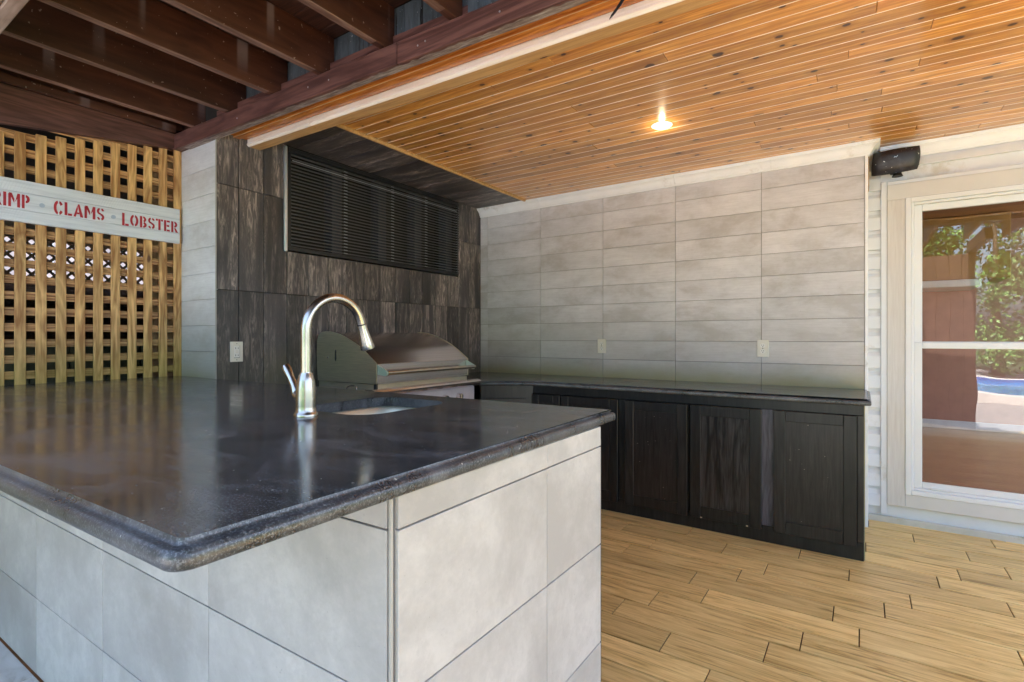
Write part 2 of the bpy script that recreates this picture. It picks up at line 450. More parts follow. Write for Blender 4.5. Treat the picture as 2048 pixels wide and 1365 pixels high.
# window glass: clear pane with a real mirror share
gm = bpy.data.materials.new('window glass')
gm.use_nodes = True
t = gm.node_tree; t.nodes.clear()
out = t.nodes.new('ShaderNodeOutputMaterial'); mx = t.nodes.new('ShaderNodeMixShader')
tr = t.nodes.new('ShaderNodeBsdfTransparent'); gl = t.nodes.new('ShaderNodeBsdfGlossy'); fr = t.nodes.new('ShaderNodeFresnel')
fr.inputs[0].default_value = 1.78
gl.inputs['Roughness'].default_value = 0.0
tr.inputs[0].default_value = (0.93, 0.94, 0.93, 1)
tcn = t.nodes.new('ShaderNodeTexCoord'); nz = t.nodes.new('ShaderNodeTexNoise'); nz.inputs['Scale'].default_value = 2.2; nz.inputs['Detail'].default_value = 1
bp = t.nodes.new('ShaderNodeBump'); bp.inputs['Strength'].default_value = 0.12; bp.inputs['Distance'].default_value = 0.02
t.links.new(tcn.outputs['Object'], nz.inputs['Vector']); t.links.new(nz.outputs['Fac'], bp.inputs['Height']); t.links.new(bp.outputs[0], gl.inputs['Normal'])
t.links.new(fr.outputs[0], mx.inputs[0]); t.links.new(tr.outputs[0], mx.inputs[1]); t.links.new(gl.outputs[0], mx.inputs[2]); t.links.new(mx.outputs[0], out.inputs[0])
M['glass'] = gm

# ------------------------------------------------------------------ builders
ROOT = {}
def base_loc(p):
    return ROOT.get(p.name, Vector((0, 0, 0))) if p else Vector((0, 0, 0))

def thing(name, label, cat, loc=(0, 0, 0), rotz=0, group=None, kind=None):
    o = bpy.data.objects.new(name, None)
    o.empty_display_size = 0.1
    COL.objects.link(o)
    o.location = loc
    o.rotation_euler = (0, 0, rotz)
    if label: o['label'] = label
    if cat: o['category'] = cat
    if group: o['group'] = group
    if kind: o['kind'] = kind
    ROOT[o.name] = Vector(loc)
    return o

def tag(o, label, cat, group=None):
    o['label'] = label; o['category'] = cat
    if group: o['group'] = group
    return o

def add(name, me, mat, parent=None, loc=(0, 0, 0), kind=None, label=None, smooth=False, rot=None):
    """link mesh me; loc is in world axes (the unrotated frame of the root thing)"""
    o = bpy.data.objects.new(name, me)
    if mat and not me.materials:
        me.materials.append(mat)
    COL.objects.link(o)
    if parent:
        b = base_loc(parent)
        # sub-parts: the parent part may itself be offset from its root
        off = OFF.get(parent.name, Vector((0, 0, 0)))
        o.parent = parent
        o.location = Vector(loc) - b - off
        ROOT[o.name] = b
        OFF[o.name] = Vector(loc) - b
    else:
        o.location = loc
        ROOT[o.name] = Vector((0, 0, 0)); OFF[o.name] = Vector(loc)
    if rot: o.rotation_euler = rot
    if kind: o['kind'] = kind
    if label: o['label'] = label
    if smooth:
        for p in me.polygons: p.use_smooth = True
    return o
OFF = {}

CACHE = {}
def box_mesh(dx, dy, dz, bev, mat, chamfer=None):
    key = (round(dx, 4), round(dy, 4), round(dz, 4), round(bev, 5), mat.name)
    if key in CACHE: return CACHE[key]
    bm = bmesh.new()
    bmesh.ops.create_cube(bm, size=1)
    bmesh.ops.scale(bm, vec=(dx, dy, dz), verts=bm.verts)
    if bev > 0:
        bmesh.ops.bevel(bm, geom=bm.edges[:], offset=min(bev, 0.45 * min(dx, dy, dz)), segments=1, affect='EDGES', profile=0.5)
    me = bpy.data.meshes.new('piece')
    bm.to_mesh(me); bm.free()
    me.materials.append(mat)
    if chamfer:
        me.materials.append(chamfer)
        for p in me.polygons:
            if abs(p.normal.y) > 0.2 and abs(p.normal.z) > 0.2: p.material_index = 1  # paler bevel colour stands in for light caught by the plank edges
    CACHE[key] = me
    return me

def box(name, mat, lo, hi, parent=None, bev=0.0015, kind=None, label=None, rot=None, chamfer=None):
    m_ = M[mat] if isinstance(mat, str) else mat
    d = [hi[i] - lo[i] for i in range(3)]
    c = [(hi[i] + lo[i]) / 2 for i in range(3)]
    return add(name, box_mesh(*d, bev, m_, chamfer), None, parent, c, kind, label, rot=rot)

def mesh_from(verts, faces, smooth=False):
    me = bpy.data.meshes.new('shape')
    me.from_pydata([tuple(v) for v in verts], [], faces)
    me.update()
    bm = bmesh.new(); bm.from_mesh(me)
    bmesh.ops.recalc_face_normals(bm, faces=bm.faces)
    bm.to_mesh(me); bm.free()
    if smooth:
        for p in me.polygons: p.use_smooth = True
    return me

def prism(name, mat, pts, vec, parent=None, bev=0.0, **kw):
    """closed polygon pts (3d, coplanar) extruded by vec"""
    n = len(pts)
    c = Vector(pts[0])
    vs_ = [Vector(p) - c for p in pts] + [Vector(p) - c + Vector(vec) for p in pts]
    fs = [tuple(range(n)), tuple(range(2 * n - 1, n - 1, -1))] + [(i, (i + 1) % n, n + (i + 1) % n, n + i) for i in range(n)]
    me = mesh_from(vs_, fs)
    if bev:
        bm = bmesh.new(); bm.from_mesh(me)
        bmesh.ops.bevel(bm, geom=bm.edges[:], offset=bev, segments=1, affect='EDGES')
        bm.to_mesh(me); bm.free()
    return add(name, me, M[mat], parent, c, **kw)

def sweep_profile(name, mat, prof, path, parent=None, **kw):
    """prof: list of (a,b) closed; path: list of (origin, avec, bvec) frames"""
    n = len(prof)
    vs_, fs = [], []
    c = Vector(path[0][0])
    for o, av, bv in path:
        for a, b in prof:
            vs_.append(Vector(o) - c + Vector(av) * a + Vector(bv) * b)
    for k in range(len(path) - 1):
        for i in range(n):
            fs.append((k * n + i, k * n + (i + 1) % n, (k + 1) * n + (i + 1) % n, (k + 1) * n + i))
    fs.append(tuple(range(n))); fs.append(tuple(range((len(path) - 1) * n, len(path) * n)))
    return add(name, mesh_from(vs_, fs), M[mat], parent, c, **kw)

def tube_mesh(pts, rads, seg=16, cap=True):
    pts = [Vector(p) for p in pts]
    if not hasattr(rads, '__len__'): rads = [rads] * len(pts)
    vs_, fs = [], []
    prev = None
    for i, p in enumerate(pts):
        tng = (pts[min(i + 1, len(pts) - 1)] - pts[max(i - 1, 0)]).normalized()
        if prev is None:
            a = tng.cross(Vector((0, 0, 1)))
            if a.length < 1e-3: a = tng.cross(Vector((1, 0, 0)))
            a.normalize()
        else:
            a = (prev - tng * prev.dot(tng)).normalized()
        prev = a
        b = tng.cross(a)
        for k in range(seg):
            th = 2 * math.pi * k / seg
            vs_.append(p + (a * math.cos(th) + b * math.sin(th)) * rads[i])
    for i in range(len(pts) - 1):
        for k in range(seg):
            fs.append((i * seg + k, i * seg + (k + 1) % seg, (i + 1) * seg + (k + 1) % seg, (i + 1) * seg + k))
    if cap:
        fs.append(tuple(range(seg))[::-1]); fs.append(tuple(range((len(pts) - 1) * seg, len(pts) * seg)))
    return vs_, fs

def tube(name, mat, pts, rads, parent=None, seg=16, **kw):
    c = Vector(pts[0])
    v, f = tube_mesh([Vector(p) - c for p in pts], rads, seg)
    me = mesh_from(v, f, True)
    try:
        me.set_sharp_from_angle(angle=R(40))
    except Exception:
        pass
    return add(name, me, M[mat], parent, c, **kw)

# ------------------------------------------------------------------ frame of reference
# x runs along the back wall to the right, y away from the camera, z up; the inner floor is z = 0
WALL_Y = 4.03          # face of the grey tiled wall
DARK_X = -3.09         # face of the dark tiled wall
HOUSE_Y = 4.22         # face of the sided house wall
CEIL = 2.46
ISL_TOP = 0.98
CTR_TOP = 0.883

# ------------------------------------------------------------------ ground
def sheet(name, mat, lo, hi, z, kind='structure', label=None, th=0.05):
    o = box(name, mat, (lo[0], lo[1], z - th), (hi[0], hi[1], z), bev=0, kind=kind)
    if label: o['label'] = label
    return o
sheet('ground', 'grass', (-120, -160), (120, 120), -0.22)
sheet('pool_deck', 'concrete', (-9, -19), (14, -0.9), -0.135)

# inner floor of wood look planks
fl = thing('floor', None, None, (0, 0, 0), kind='structure')
box('grout_bed', 'grout_floor', (-0.655, -1.0, -0.03), (3.2, 4.30, -0.006), fl, bev=0)
box('grout_bed', 'grout_floor', (-3.09, 1.48, -0.03), (-0.657, 4.30, -0.006), fl, bev=0)
ROW = {1.987: -.463, 2.141: -.655, 2.299: -.915, 2.456: -.808, 2.615: -.616, 2.772: -.712, 2.932: -.524, 3.092: -.421, 3.250: -.662,
       3.408: -.898, 3.566: .410, 3.735: .621, 3.893: .486, 4.051: .256, 4.209: .638, 4.367: .1}
edges = sorted(ROW)
e0 = 1.987
while e0 - 0.158 > -1.0:
    e0 -= 0.158
    ROW[round(e0, 3)] = random.uniform(-.6, 0)
edges = sorted(ROW)
for i, e in enumerate(edges):
    lo_v = edges[i - 1] if i else e - 0.158
    off = ROW[e]
    k0 = math.floor((-2.3 - off) / 0.605) if e > 1.6 else math.floor((-0.655 - off) / 0.605)
    for k in range(k0, 8):
        a, b = off + k * 0.605, off + (k + 1) * 0.605
        if e <= 1.6: a = max(a, -0.655)
        b = min(b, 3.2)
        if b - a < 0.03 or a > 3.1 or (e < 0.9 and a > 1.9): continue
        top = random.uniform(-0.0004, 0.0006)
        box('plank', 'floor_plank', (a + 0.0024, lo_v + 0.0040, -0.012 + top), (b - 0.0024, min(e, 4.20) - 0.0040, top), fl, bev=0.0007)

# lower marble patio at the outer side of the island
pt = thing('patio', None, None, (0, 0, 0), rotz=math.atan(0.02), kind='structure')
box('joint_bed', 'rust_grout', (-7.0, -4.0, -0.13), (-0.66, 0.650, -0.004), pt, bev=0)
for i in range(10):
    for j in range(7):
        a = -6.83 + i * 0.625; b = 0.636 - j * 0.61
        box('marble_tile', 'marble', (a + 0.002, b - 0.606, -0.012), (min(a + 0.623, -0.665), b, 0.0), pt, bev=0.0015)

# ------------------------------------------------------------------ grey tiled back wall
wl = thing('tiled_wall', 'grey stacked plank tile wall behind the low black counter', 'wall', (-1.5, WALL_Y, 0))
box('wall_core', 'grout', (-3.4, WALL_Y + 0.008, 0.0), (0.012, 4.32, 2.62), wl, bev=0)
ucols = [-3.09, -3.006, -2.407, -1.801, -1.197, -0.592, 0.0105]
zj = [2.262 - 0.1535 * k for k in range(10)]
zs = [2.40] + zj[:9] + [CTR_TOP - 0.002]
for r in range(len(zs) - 1):
    for c in range(len(ucols) - 1):
        pr = random.uniform(0, 0.0012)
        box('tile', 'tile_wall', (ucols[c] + 0.0012, WALL_Y - pr, zs[r + 1] + 0.0013), (ucols[c + 1] - 0.0012, WALL_Y + 0.009, zs[r] - 0.0013), wl, bev=0.0008)
box('corner_strip', 'white_trim', (0.0115, WALL_Y - 0.004, 0.0), (0.030, WALL_Y + 0.016, 2.42), wl, bev=0.002)
box('side_panel', 'siding', (0.0125, WALL_Y + 0.018, 0.0), (0.028, HOUSE_Y + 0.03, 2.60), wl, bev=0)
box('side_batten', 'ply', (0.0285, WALL_Y + 0.03, 2.19), (0.036, HOUSE_Y - 0.01, 2.385), wl, bev=0.001)

def crown_path(pts, drop=0.07, proj=0.062):
    pass
CROWN = [(0, -0.078), (0.006, -0.078), (0.012, -0.072), (0.013, -0.064), (0.019, -0.058), (0.024, -0.045), (0.036, -0.028), (0.050, -0.019), (0.055, -0.017), (0.056, -0.010), (0.062, -0.008), (0.064, 0.0), (0, 0)]
cr = thing('crown_moulding', 'chipped white crown moulding along the top of the grey tile wall', 'moulding', (-1.5, WALL_Y, CEIL))
def crown_seg(a, b, y, z, ea, eb, parent):
    """run along x; ea/eb mitre factors"""
    path = []
    n = 12
    for i in range(n + 1):
        t_ = i / n
        path.append((a + (b - a) * t_, t_))
    vs_, fs = [], []
    P = len(CROWN)
    for x, t_ in path:
        for pa, pb in CROWN:
            m_ = ea * pa if t_ == 0 else (eb * pa if t_ == 1 else 0)
            vs_.append((x + m_, y - pa, z + pb + (0.0006 * math.sin(x * 9))))
    for k in range(n):
        for i in range(P):
            fs.append((k * P + i, k * P + (i + 1) % P, (k + 1) * P + (i + 1) % P, (k + 1) * P + i))
    fs.append(tuple(range(P))); fs.append(tuple(range(n * P, (n + 1) * P)))
    return add('moulding_length', mesh_from(vs_, fs), M['white_trim'], parent, (0, 0, 0))
crown_seg(-3.088, -2.4082, WALL_Y - 0.0015, CEIL - 0.001, 0, 0, cr)
crown_seg(-2.4065, -1.1975, WALL_Y - 0.003, CEIL - 0.001, 0, 0, cr)
crown_seg(-1.1955, -0.53, WALL_Y - 0.0015, CEIL - 0.001, 0, 0, cr)
crown_seg(-0.5285, 0.030, WALL_Y - 0.0018, CEIL - 0.001, 0, 1, cr)
vs_, fs = [], []
P = len(CROWN)
for y, e in ((WALL_Y - 0.0015, 1), (HOUSE_Y + 0.02, 0)):
    for pa, pb in CROWN:
        vs_.append((0.0305 + pa, y - (pa if e else 0), CEIL - 0.001 + pb))
fs = [(i, (i + 1) % P, P + (i + 1) % P, P + i) for i in range(P)] + [tuple(range(P)), tuple(range(P, 2 * P))]
add('moulding_return', mesh_from(vs_, fs), M['white_trim'], cr)
cr2 = thing('crown_moulding', 'white crown moulding above the window, right of the speaker corner', 'moulding', (1.5, HOUSE_Y, CEIL))
crown_seg(0.096, 0.92, HOUSE_Y + 0.003, CEIL - 0.002, 0, 0, cr2)
crown_seg(0.9215, 3.2, HOUSE_Y + 0.002, CEIL - 0.002, 0, 0, cr2)

# ------------------------------------------------------------------ dark tiled wall with louvre opening
dk = thing('dark_tiled_wall', 'charcoal wood look tile wall behind the grill', 'wall', (DARK_X, 2.7, 0))
box('wall_core', 'grout_dark', (-3.50, 1.545, 0.0), (DARK_X - 0.008, 3.68 + 0.5, 1.775), dk, bev=0)
box('wall_core', 'grout_dark', (-3.50, 1.545, 1.7751), (DARK_X - 0.008, 1.955, 2.62), dk, bev=0)
box('wall_core', 'grout_dark', (-3.50, 3.695, 1.7751), (DARK_X - 0.008, 4.18, 2.62), dk, bev=0)
box('wall_core', 'grout_dark', (-3.50, 1.9551, 2.455), (DARK_X - 0.008, 3.6949, 2.62), dk, bev=0)
vcols = [1.531, 1.659] + [1.659 + 0.1567 * (k + 1) for k in range(15)]
vcols = [v for v in vcols if v < 3.95] + [4.03]
zr = [2.462, 2.109, 1.495, CTR_TOP - 0.003]
LV0, LV1, LZ0, LZ1 = 1.972, 3.682, 1.780, 2.448
for r in range(3):
    for c in range(len(vcols) - 1):
        a, b = vcols[c], vcols[c + 1]
        z1, z0 = zr[r], zr[r + 1]
        if b > LV0 + 0.02 and a < LV1 - 0.02:
            if r == 0: continue
            if r == 1: z1 = LZ0 - 0.006
        pr = random.uniform(0, 0.0012)
        box('tile', 'tile_dark', (DARK_X - 0.009, a + 0.0022, z0 + 0.0015), (DARK_X + pr, b - 0.0022, z1 - 0.0015), dk, bev=0.0012)
box('corner_bead', 'schluter', (DARK_X - 0.004, 1.5245, 0.0), (DARK_X + 0.0035, 1.5295, 2.385), dk, bev=0.001)

# louvre
lv = thing('louvre_vent', 'long black slatted louvre set in the dark tile wall under the ceiling', 'louvre', (DARK_X, 2.83, 2.1))
for nm, lo, hi in (('frame_rail', (DARK_X - 0.05, LV0, LZ0), (DARK_X + 0.016, LV1, LZ0 + 0.026)), ('frame_rail', (DARK_X - 0.05, LV0, LZ1 - 0.03), (DARK_X + 0.016, LV1, LZ1)),
                   ('frame_stile', (DARK_X - 0.05, LV0, LZ0 + 0.0262), (DARK_X + 0.014, LV0 + 0.022, LZ1 - 0.0302)), ('frame_stile', (DARK_X - 0.05, LV1 - 0.022, LZ0 + 0.0262), (DARK_X + 0.014, LV1, LZ1 - 0.0302))):
    box(nm, 'black_metal', lo, hi, lv, bev=0.002)
ns = 27
sh = (LZ1 - 0.032 - LZ0 - 0.028) / ns
for i in range(ns):
    z = LZ0 + 0.028 + (i + 0.5) * sh
    box('slat', 'slat_black', (DARK_X - 0.002, LV0 + 0.023, z - 0.0030), (DARK_X + 0.010, LV1 - 0.023, z + 0.0030), lv, bev=0.0012)
box('guide_bar', 'aluminium', (DARK_X + 0.0102, LV0 + 0.03, LZ1 - 0.083), (DARK_X + 0.014, LV1 - 0.03, LZ1 - 0.078), lv, bev=0.001)
for y in (2.37, 2.80, 3.20, 3.60):
    box('stud', 'stud_blue', (DARK_X - 0.16, y, LZ0 - 0.002), (DARK_X - 0.07, y + 0.085, LZ1 + 0.002), lv, bev=0.003)
for y in (2.41, 2.86, 3.24, 3.655):
    vs_, fs = [], []
    for i in range(ns):
        z = LZ0 + 0.028 + (i + 0.5) * sh
        k = len(vs_)
        for dx, dy, dz in ((0, 0, -.002), (0, .03, -.002), (0, .03, .002), (0, 0, .002), (.003, 0, -.002), (.003, .03, -.002), (.003, .03, .002), (.003, 0, .002)):
            vs_.append((DARK_X + 0.0101 + dx, y + dy, z + dz))
        fs += [(k, k + 1, k + 2, k + 3), (k + 4, k + 5, k + 6, k + 7), (k, k + 1, k + 5, k + 4), (k + 2, k + 3, k + 7, k + 6), (k + 1, k + 2, k + 6, k + 5), (k, k + 3, k + 7, k + 4)]
    add('slat_clip', mesh_from(vs_, fs), M['aluminium'], lv, kind='stuff')
box('backing', 'black', (DARK_X - 0.40, 1.9555, 1.7755), (DARK_X - 0.30, 3.6945, 2.4545), lv, bev=0)
box('edge_strip', 'aluminium', (DARK_X + 0.002, LV0 - 0.028, LZ0 - 0.012), (DARK_X + 0.020, LV0 - 0.006, LZ1 + 0.0), lv, bev=0.003)
box('rusty_strip', 'rust', (DARK_X + 0.0025, LV0 - 0.0055, LZ0 - 0.004), (DARK_X + 0.012, LV0 - 0.0006, LZ1 - 0.01), lv, bev=0.001)

# pillar end (pale tiles facing the patio)
pl = thing('tiled_pillar', 'pale tiled pillar end between the lattice and the dark wall', 'pillar', (-3.3, 1.531, 0))
box('pillar_core', 'grout', (-3.530, 1.540, 0.0), (-3.0985, 1.5445, 2.37), pl, bev=0)
zp = [2.37] + [2.056 + 0.154 - 0.154 * k for k in range(8)] + [0.90]
for r in range(len(zp) - 1):
    box('tile', 'tile_pillar', (-3.526, 1.531 - random.uniform(0, 0.0015), zp[r + 1] + 0.001), (-3.0945, 1.5405, zp[r] - 0.001), pl, bev=0.0008)

# dark soffit
sf = thing('dark_soffit', 'charcoal tile soffit strip above the louvre', 'soffit', (-2.8, 2.9, CEIL))
box('soffit_board', 'grout_dark', (DARK_X - 0.0, 1.70, CEIL + 0.004), (-2.525, 4.03, CEIL + 0.03), sf, bev=0)
v = 1.72
while v < 4.0:
    b = min(v + 0.1567, 4.03)
    box('tile', 'tile_soffit', (DARK_X + 0.002, v + 0.002, CEIL - random.uniform(0, 0.001)), (-2.541, b - 0.002, CEIL + 0.005), sf, bev=0.0008)
    v = b
prism('edge_trim', 'pine_raw', [(-2.5405, 1.72, CEIL - 0.001), (-2.5405, 1.72, CEIL - 0.010), (-2.536, 1.72, CEIL - 0.018), (-2.524, 1.72, CEIL - 0.018), (-2.518, 1.72, CEIL - 0.012), (-2.518, 1.72, CEIL - 0.001)], (0, 2.232, 0), sf)

# ------------------------------------------------------------------ pine ceiling (slightly skewed planks)
RX = 1.5
ROTC = R(1.0)
PIV = Vector((-2.52, 1.80, CEIL))
ce = thing('ceiling', None, None, PIV, rotz=ROTC, kind='structure')
box('ceiling_deck', 'deck_board', (-2.56, 1.62, CEIL + 0.016), (RX, 4.20, CEIL + 0.05), ce, bev=0)
pitch = 0.0838
k = 0
v = 1.72
while v < 4.16:
    a = -2.52 - 0.0 + (v - 1.8) * 0.0175
    x = a
    first = True
    while x < RX - 0.01:
        L = random.uniform(0.9, 3.2) if first else random.uniform(1.8, 3.6)
        first = False
        b = min(x + L, RX)
        if RX - b < 0.3: b = RX
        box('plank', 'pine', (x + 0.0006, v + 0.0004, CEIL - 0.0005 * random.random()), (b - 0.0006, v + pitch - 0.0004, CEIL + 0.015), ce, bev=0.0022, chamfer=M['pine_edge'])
        x = b
    v += pitch

# front soffit, casing board and ledger: one skewed run
ROTF = R(1.9)
FP = Vector((DARK_X, 1.50, 2.40))
so = thing('pine_soffit', 'orange varnished pine strip between the brown ledger and the pale trim', 'soffit', FP, rotz=ROTF)
for i in range(4):
    a = 1.540 + i * 0.042
    zz = 2.400 + (0.010 if i % 2 else 0.0)
    box('plank', 'pine_soffit', (DARK_X + 0.004, a + 0.0006, zz), (RX, a + 0.0414, zz + 0.02), so, bev=0.0025, chamfer=M['pine_raw'])
box('soffit_backing', 'ledger', (DARK_X + 0.004, 1.53, 2.426), (RX, 1.80, 2.52), so, bev=0)
cs = thing('pine_casing', 'pale pine casing board edging the front of the pine ceiling', 'trim', FP, rotz=ROTF)
pc = 1.712
for a, b in ((DARK_X + 0.004, -2.492), (-2.489, RX)):
    pts = [(a, pc, 2.420), (a, pc, 2.392), (a, pc - 0.004, 2.388), (a, pc - 0.004, 2.381), (a, pc, 2.378), (a, pc + 0.006, 2.372), (a, pc + 0.010, 2.372), (a, pc + 0.010, 2.420)]
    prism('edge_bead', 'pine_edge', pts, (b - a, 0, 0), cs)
    box('casing_board', 'pine_raw', (a, pc + 0.0105, 2.372), (b, pc + 0.080, 2.426), cs, bev=0.002)
lg = thing('ledger_beam', 'brown stained ledger beam under the joists, over the pillar', 'beam', FP, rotz=ROTF)
for a, b in ((-3.49, -1.62), (-1.617, RX)):
    box('beam_board', 'ledger', (a, 1.485, 2.362), (b, 1.528, 2.455), lg, bev=0.003)
m = NT('peeling grey strip', 0.6)
g = m.noise(scale=(2, 20, 20), sc=5, det=8, rough=0.7)
m.col(m.ramp(g, [(0.3, (0.05, 0.03, 0.03)), (0.5, (0.22, 0.17, 0.15)), (0.7, (0.45, 0.42, 0.40))]))
M['peel'] = m.m
vs_, fs = [], []
nn = 180
rr = random.Random(3)
for i in range(nn + 1):
    x = DARK_X - 0.3 + i * (RX + 3.39) / nn
    j = rr.uniform(-0.003, 0.006)
    vs_ += [(x, 1.499 + j, 2.3612 - j * 0.3), (x, 1.534, 2.3595), (x, 1.534, 2.402), (x, 1.5285, 2.402)]
for i in range(nn):
    for q in range(4):
        fs.append((i * 4 + q, i * 4 + (q + 1) % 4, (i + 1) * 4 + (q + 1) % 4, (i + 1) * 4 + q))
add('peeling_strip', mesh_from(vs_, fs), M['peel'], lg)
for x in (-2.2, -2.05, -1.5, -1.46, -1.1, -0.95, -2.8):
    z = 2.40 + 0.03 * random.random()
    tube('nail_head', 'aluminium', [(x, 1.486, z), (x, 1.4835, z)], 0.004, lg, seg=8)

# flashing wall above the ledger, between joists
fw = thing('flashing_panel', 'blue grey drip stained panel behind the joist ends', 'panel', (-1.5, 1.6, 2.5))
x = -3.5
for wd in (0.62, 0.55, 0.7, 0.6, 0.75, 0.6, 0.7):
    box('panel_sheet', 'flashing', (x + 0.001, 1.59, 2.452), (x + wd - 0.001, 1.60, 2.648), fw, bev=0.001)
    x += wd

# joists and deck above
JX = [-3.63, -3.248, -2.875, -2.478, -2.098, -1.685, -1.305, -0.90, -0.50, -0.10, 0.30, 0.70, 1.10, 1.48]
JPOS = ['nearest the lattice', 'second from the lattice', 'third from the lattice', 'fourth from the lattice', 'fifth from the lattice', 'sixth from the lattice', 'seventh from the lattice']
for i, jx in enumerate(JX):
    lab = 'dark brown deck joist, %s' % JPOS[i - 1] if 1 <= i <= 7 else 'dark brown deck joist of the overhead run beyond the frame'
    if i == 0: lab = 'dark brown deck joist behind the lattice header'
    j = thing('deck_joist', lab, 'joist', (jx, 0.0, 2.457), group='brown joists under the deck')
    box('joist_board', 'joist', (jx - 0.038, -0.30, 2.457 + 0.0), (jx, 1.587, 2.648), j, bev=0.003)
    box('lower_edge', 'joist_edge', (jx - 0.037, -0.299, 2.4555), (jx - 0.001, 1.484, 2.4595), j, bev=0.001)  # thin separate strip that gives the joist underside a paler colour
dkb = thing('deck', 'brown stained deck boards resting on the joists overhead', 'deck', (0, 0, 2.65))
v = -0.32
while v < 1.585:
    box('deck_board', 'deck_board', (-3.75, v + 0.002, 2.650), (RX, min(v + 0.138, 1.588), 2.675), dkb, bev=0.002)
    v += 0.141
box('deck_underlay', 'black', (-3.8, -0.34, 2.68), (RX + 0.05, 4.6, 2.72), dkb, bev=0)
# blocking boards seen against the outermost joist
bl = thing('blocking_board', 'short brown board fixed between the two joists next to the lattice', 'board', (-3.34, 0.9, 2.53))
box('board_face', 'joist', (-3.315, 0.72, 2.49), (-3.288, 1.14, 2.60), bl, bev=0.003)
box('board_ledge', 'ledger', (-3.2875, 0.735, 2.482), (-3.270, 1.13, 2.50), bl, bev=0.002)
# header board over the lattice (bottom edge runs up towards the pillar)
hd = thing('header_board', 'wide brown header board above the lattice', 'board', (-3.47, 0.5, 2.3))
prism('board_face', 'ledger_y', [(-3.476, -1.5, 1.965), (-3.476, 1.478, 2.368), (-3.476, 1.478, 2.4555), (-3.476, -1.5, 2.4555)], (-0.038, 0, 0), hd)
box('upper_board', 'joist', (-3.470, -1.5, 2.4557), (-3.445, 1.47, 2.50), hd, bev=0.003)
box('filler_board', 'joist', (-3.60, -1.5, 2.36), (-3.52, 1.61, 2.648), hd, bev=0)
box('filler_board', 'joist', (-3.519, 1.535, 2.36), (-3.40, 1.61, 2.648), hd, bev=0)
# front beam
fb = thing('cross_beam', 'weathered pale brown beam crossing under the joists at the top left corner', 'beam', (-1.5, 0.45, 2.3))
box('beam_board', 'grey_beam', (-3.44, 0.452, 2.250), (-0.9, 0.494, 2.4555), fb, bev=0.004)
box('beam_board', 'grey_beam', (-3.44, 0.407, 2.253), (-0.9, 0.4505, 2.4555), fb, bev=0.004)

# ------------------------------------------------------------------ lattice screen
la = thing('lattice_screen', 'treated pine square lattice screen beside the pillar', 'lattice', (-3.53, 0.9, 1.6))
def hz_top(y):
    return 2.235 + (y - 0.72) * 0.182
yc = 1.508
while yc > -1.2:
    box('upright_lath', 'lath_v', (-3.525, yc - 0.0215, 0.0), (-3.513, yc + 0.0215, hz_top(yc) + 0.0), la, bev=0.0015)
    yc -= 0.0806
z = 0.945
while z < 2.42:
    y1 = 1.53
    box('cross_lath', 'lath_h', (-3.538, -1.25, z - 0.0205), (-3.5262, y1, z + 0.0205), la, bev=0.0015)
    z += 0.0806
bk = thing('plywood_post', 'raw plywood faced post behind the lattice, next to the pillar', 'post', (-3.7, 1.45, 0.8))
box('post_board', 'ply', (-3.66, 1.40, 0.0), (-3.60, 1.53, 2.35), bk, bev=0.002)
# crawl space beyond
ew = thing('block_wall', 'low mossy concrete block wall behind the lattice', 'wall', (-4.3, 0.5, 0))
for r in range(6):
    y = -2.6 + (0.2 if r % 2 else 0)
    while y < 3.4:
        box('block', 'block', (-4.5, y + 0.003, r * 0.203 + 0.003 - 0.05), (-4.3, y + 0.397, r * 0.203 + 0.200 - 0.05), ew, bev=0.004)
        y += 0.40
bm = bmesh.new()
NX, NY = 40, 60
grid = []
import mathutils.noise as mn
for i in range(NX + 1):
    row = []
    for j in range(NY + 1):
        x = -4.42 - i * 2.1 / NX
        y = -2.6 + j * 6.0 / NY
        z = 1.02 + 0.72 * (i / NX) ** 0.8 + 0.07 * mn.noise(Vector((x * 3, y * 3, 0))) + 0.03 * mn.noise(Vector((x * 11, y * 11, 3)))
        row.append(bm.verts.new((x, y, z)))
    grid.append(row)
for i in range(NX):
    for j in range(NY):
        bm.faces.new((grid[i][j], grid[i + 1][j], grid[i + 1][j + 1], grid[i][j + 1]))
me = bpy.data.meshes.new('earth'); bm.to_mesh(me); bm.free()
add('earth_bank', me, M['earth'], None, (0, 0, 0), kind='structure')
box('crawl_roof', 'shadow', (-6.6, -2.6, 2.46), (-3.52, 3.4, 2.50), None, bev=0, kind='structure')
ft = thing('diamond_lattice', 'dark diamond lattice panel far behind the square lattice, daylight beyond', 'lattice', (-6.5, 0.5, 1.9))
box('frame_rail', 'lath_far', (-6.53, -2.6, 2.14), (-6.49, 2.5, 2.459), ft, bev=0)
box('frame_rail', 'lath_far', (-6.53, -2.6, 1.60), (-6.49, 2.5, 1.775), ft, bev=0)
d = 0.086
y = -2.9
while y < 2.9:
    for sgn in (1, -1):
        hh = 0.37
        a0 = y; a1 = y + sgn * hh
        if True:
            X0 = -6.51 + (0.004 if sgn > 0 else -0.004)
            pts = [(X0, a0 - 0.017, 1.77), (X0, a0 + 0.017, 1.77), (X0, a1 + 0.017, 2.145), (X0, a1 - 0.017, 2.145)]
            prism('diagonal_lath', 'lath_far', pts, (0.006, 0, 0), ft)
    y += d
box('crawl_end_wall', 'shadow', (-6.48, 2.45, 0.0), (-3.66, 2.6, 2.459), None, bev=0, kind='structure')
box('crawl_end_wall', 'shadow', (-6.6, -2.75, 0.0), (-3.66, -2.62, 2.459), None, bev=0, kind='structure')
nf = thing('sky_dimming_fence', 'pale tall board fence, added to dim the sky behind the far diamond lattice', 'fence', (-10, 0, 0.9))  # added screen that hides the bright sky beyond the lattice
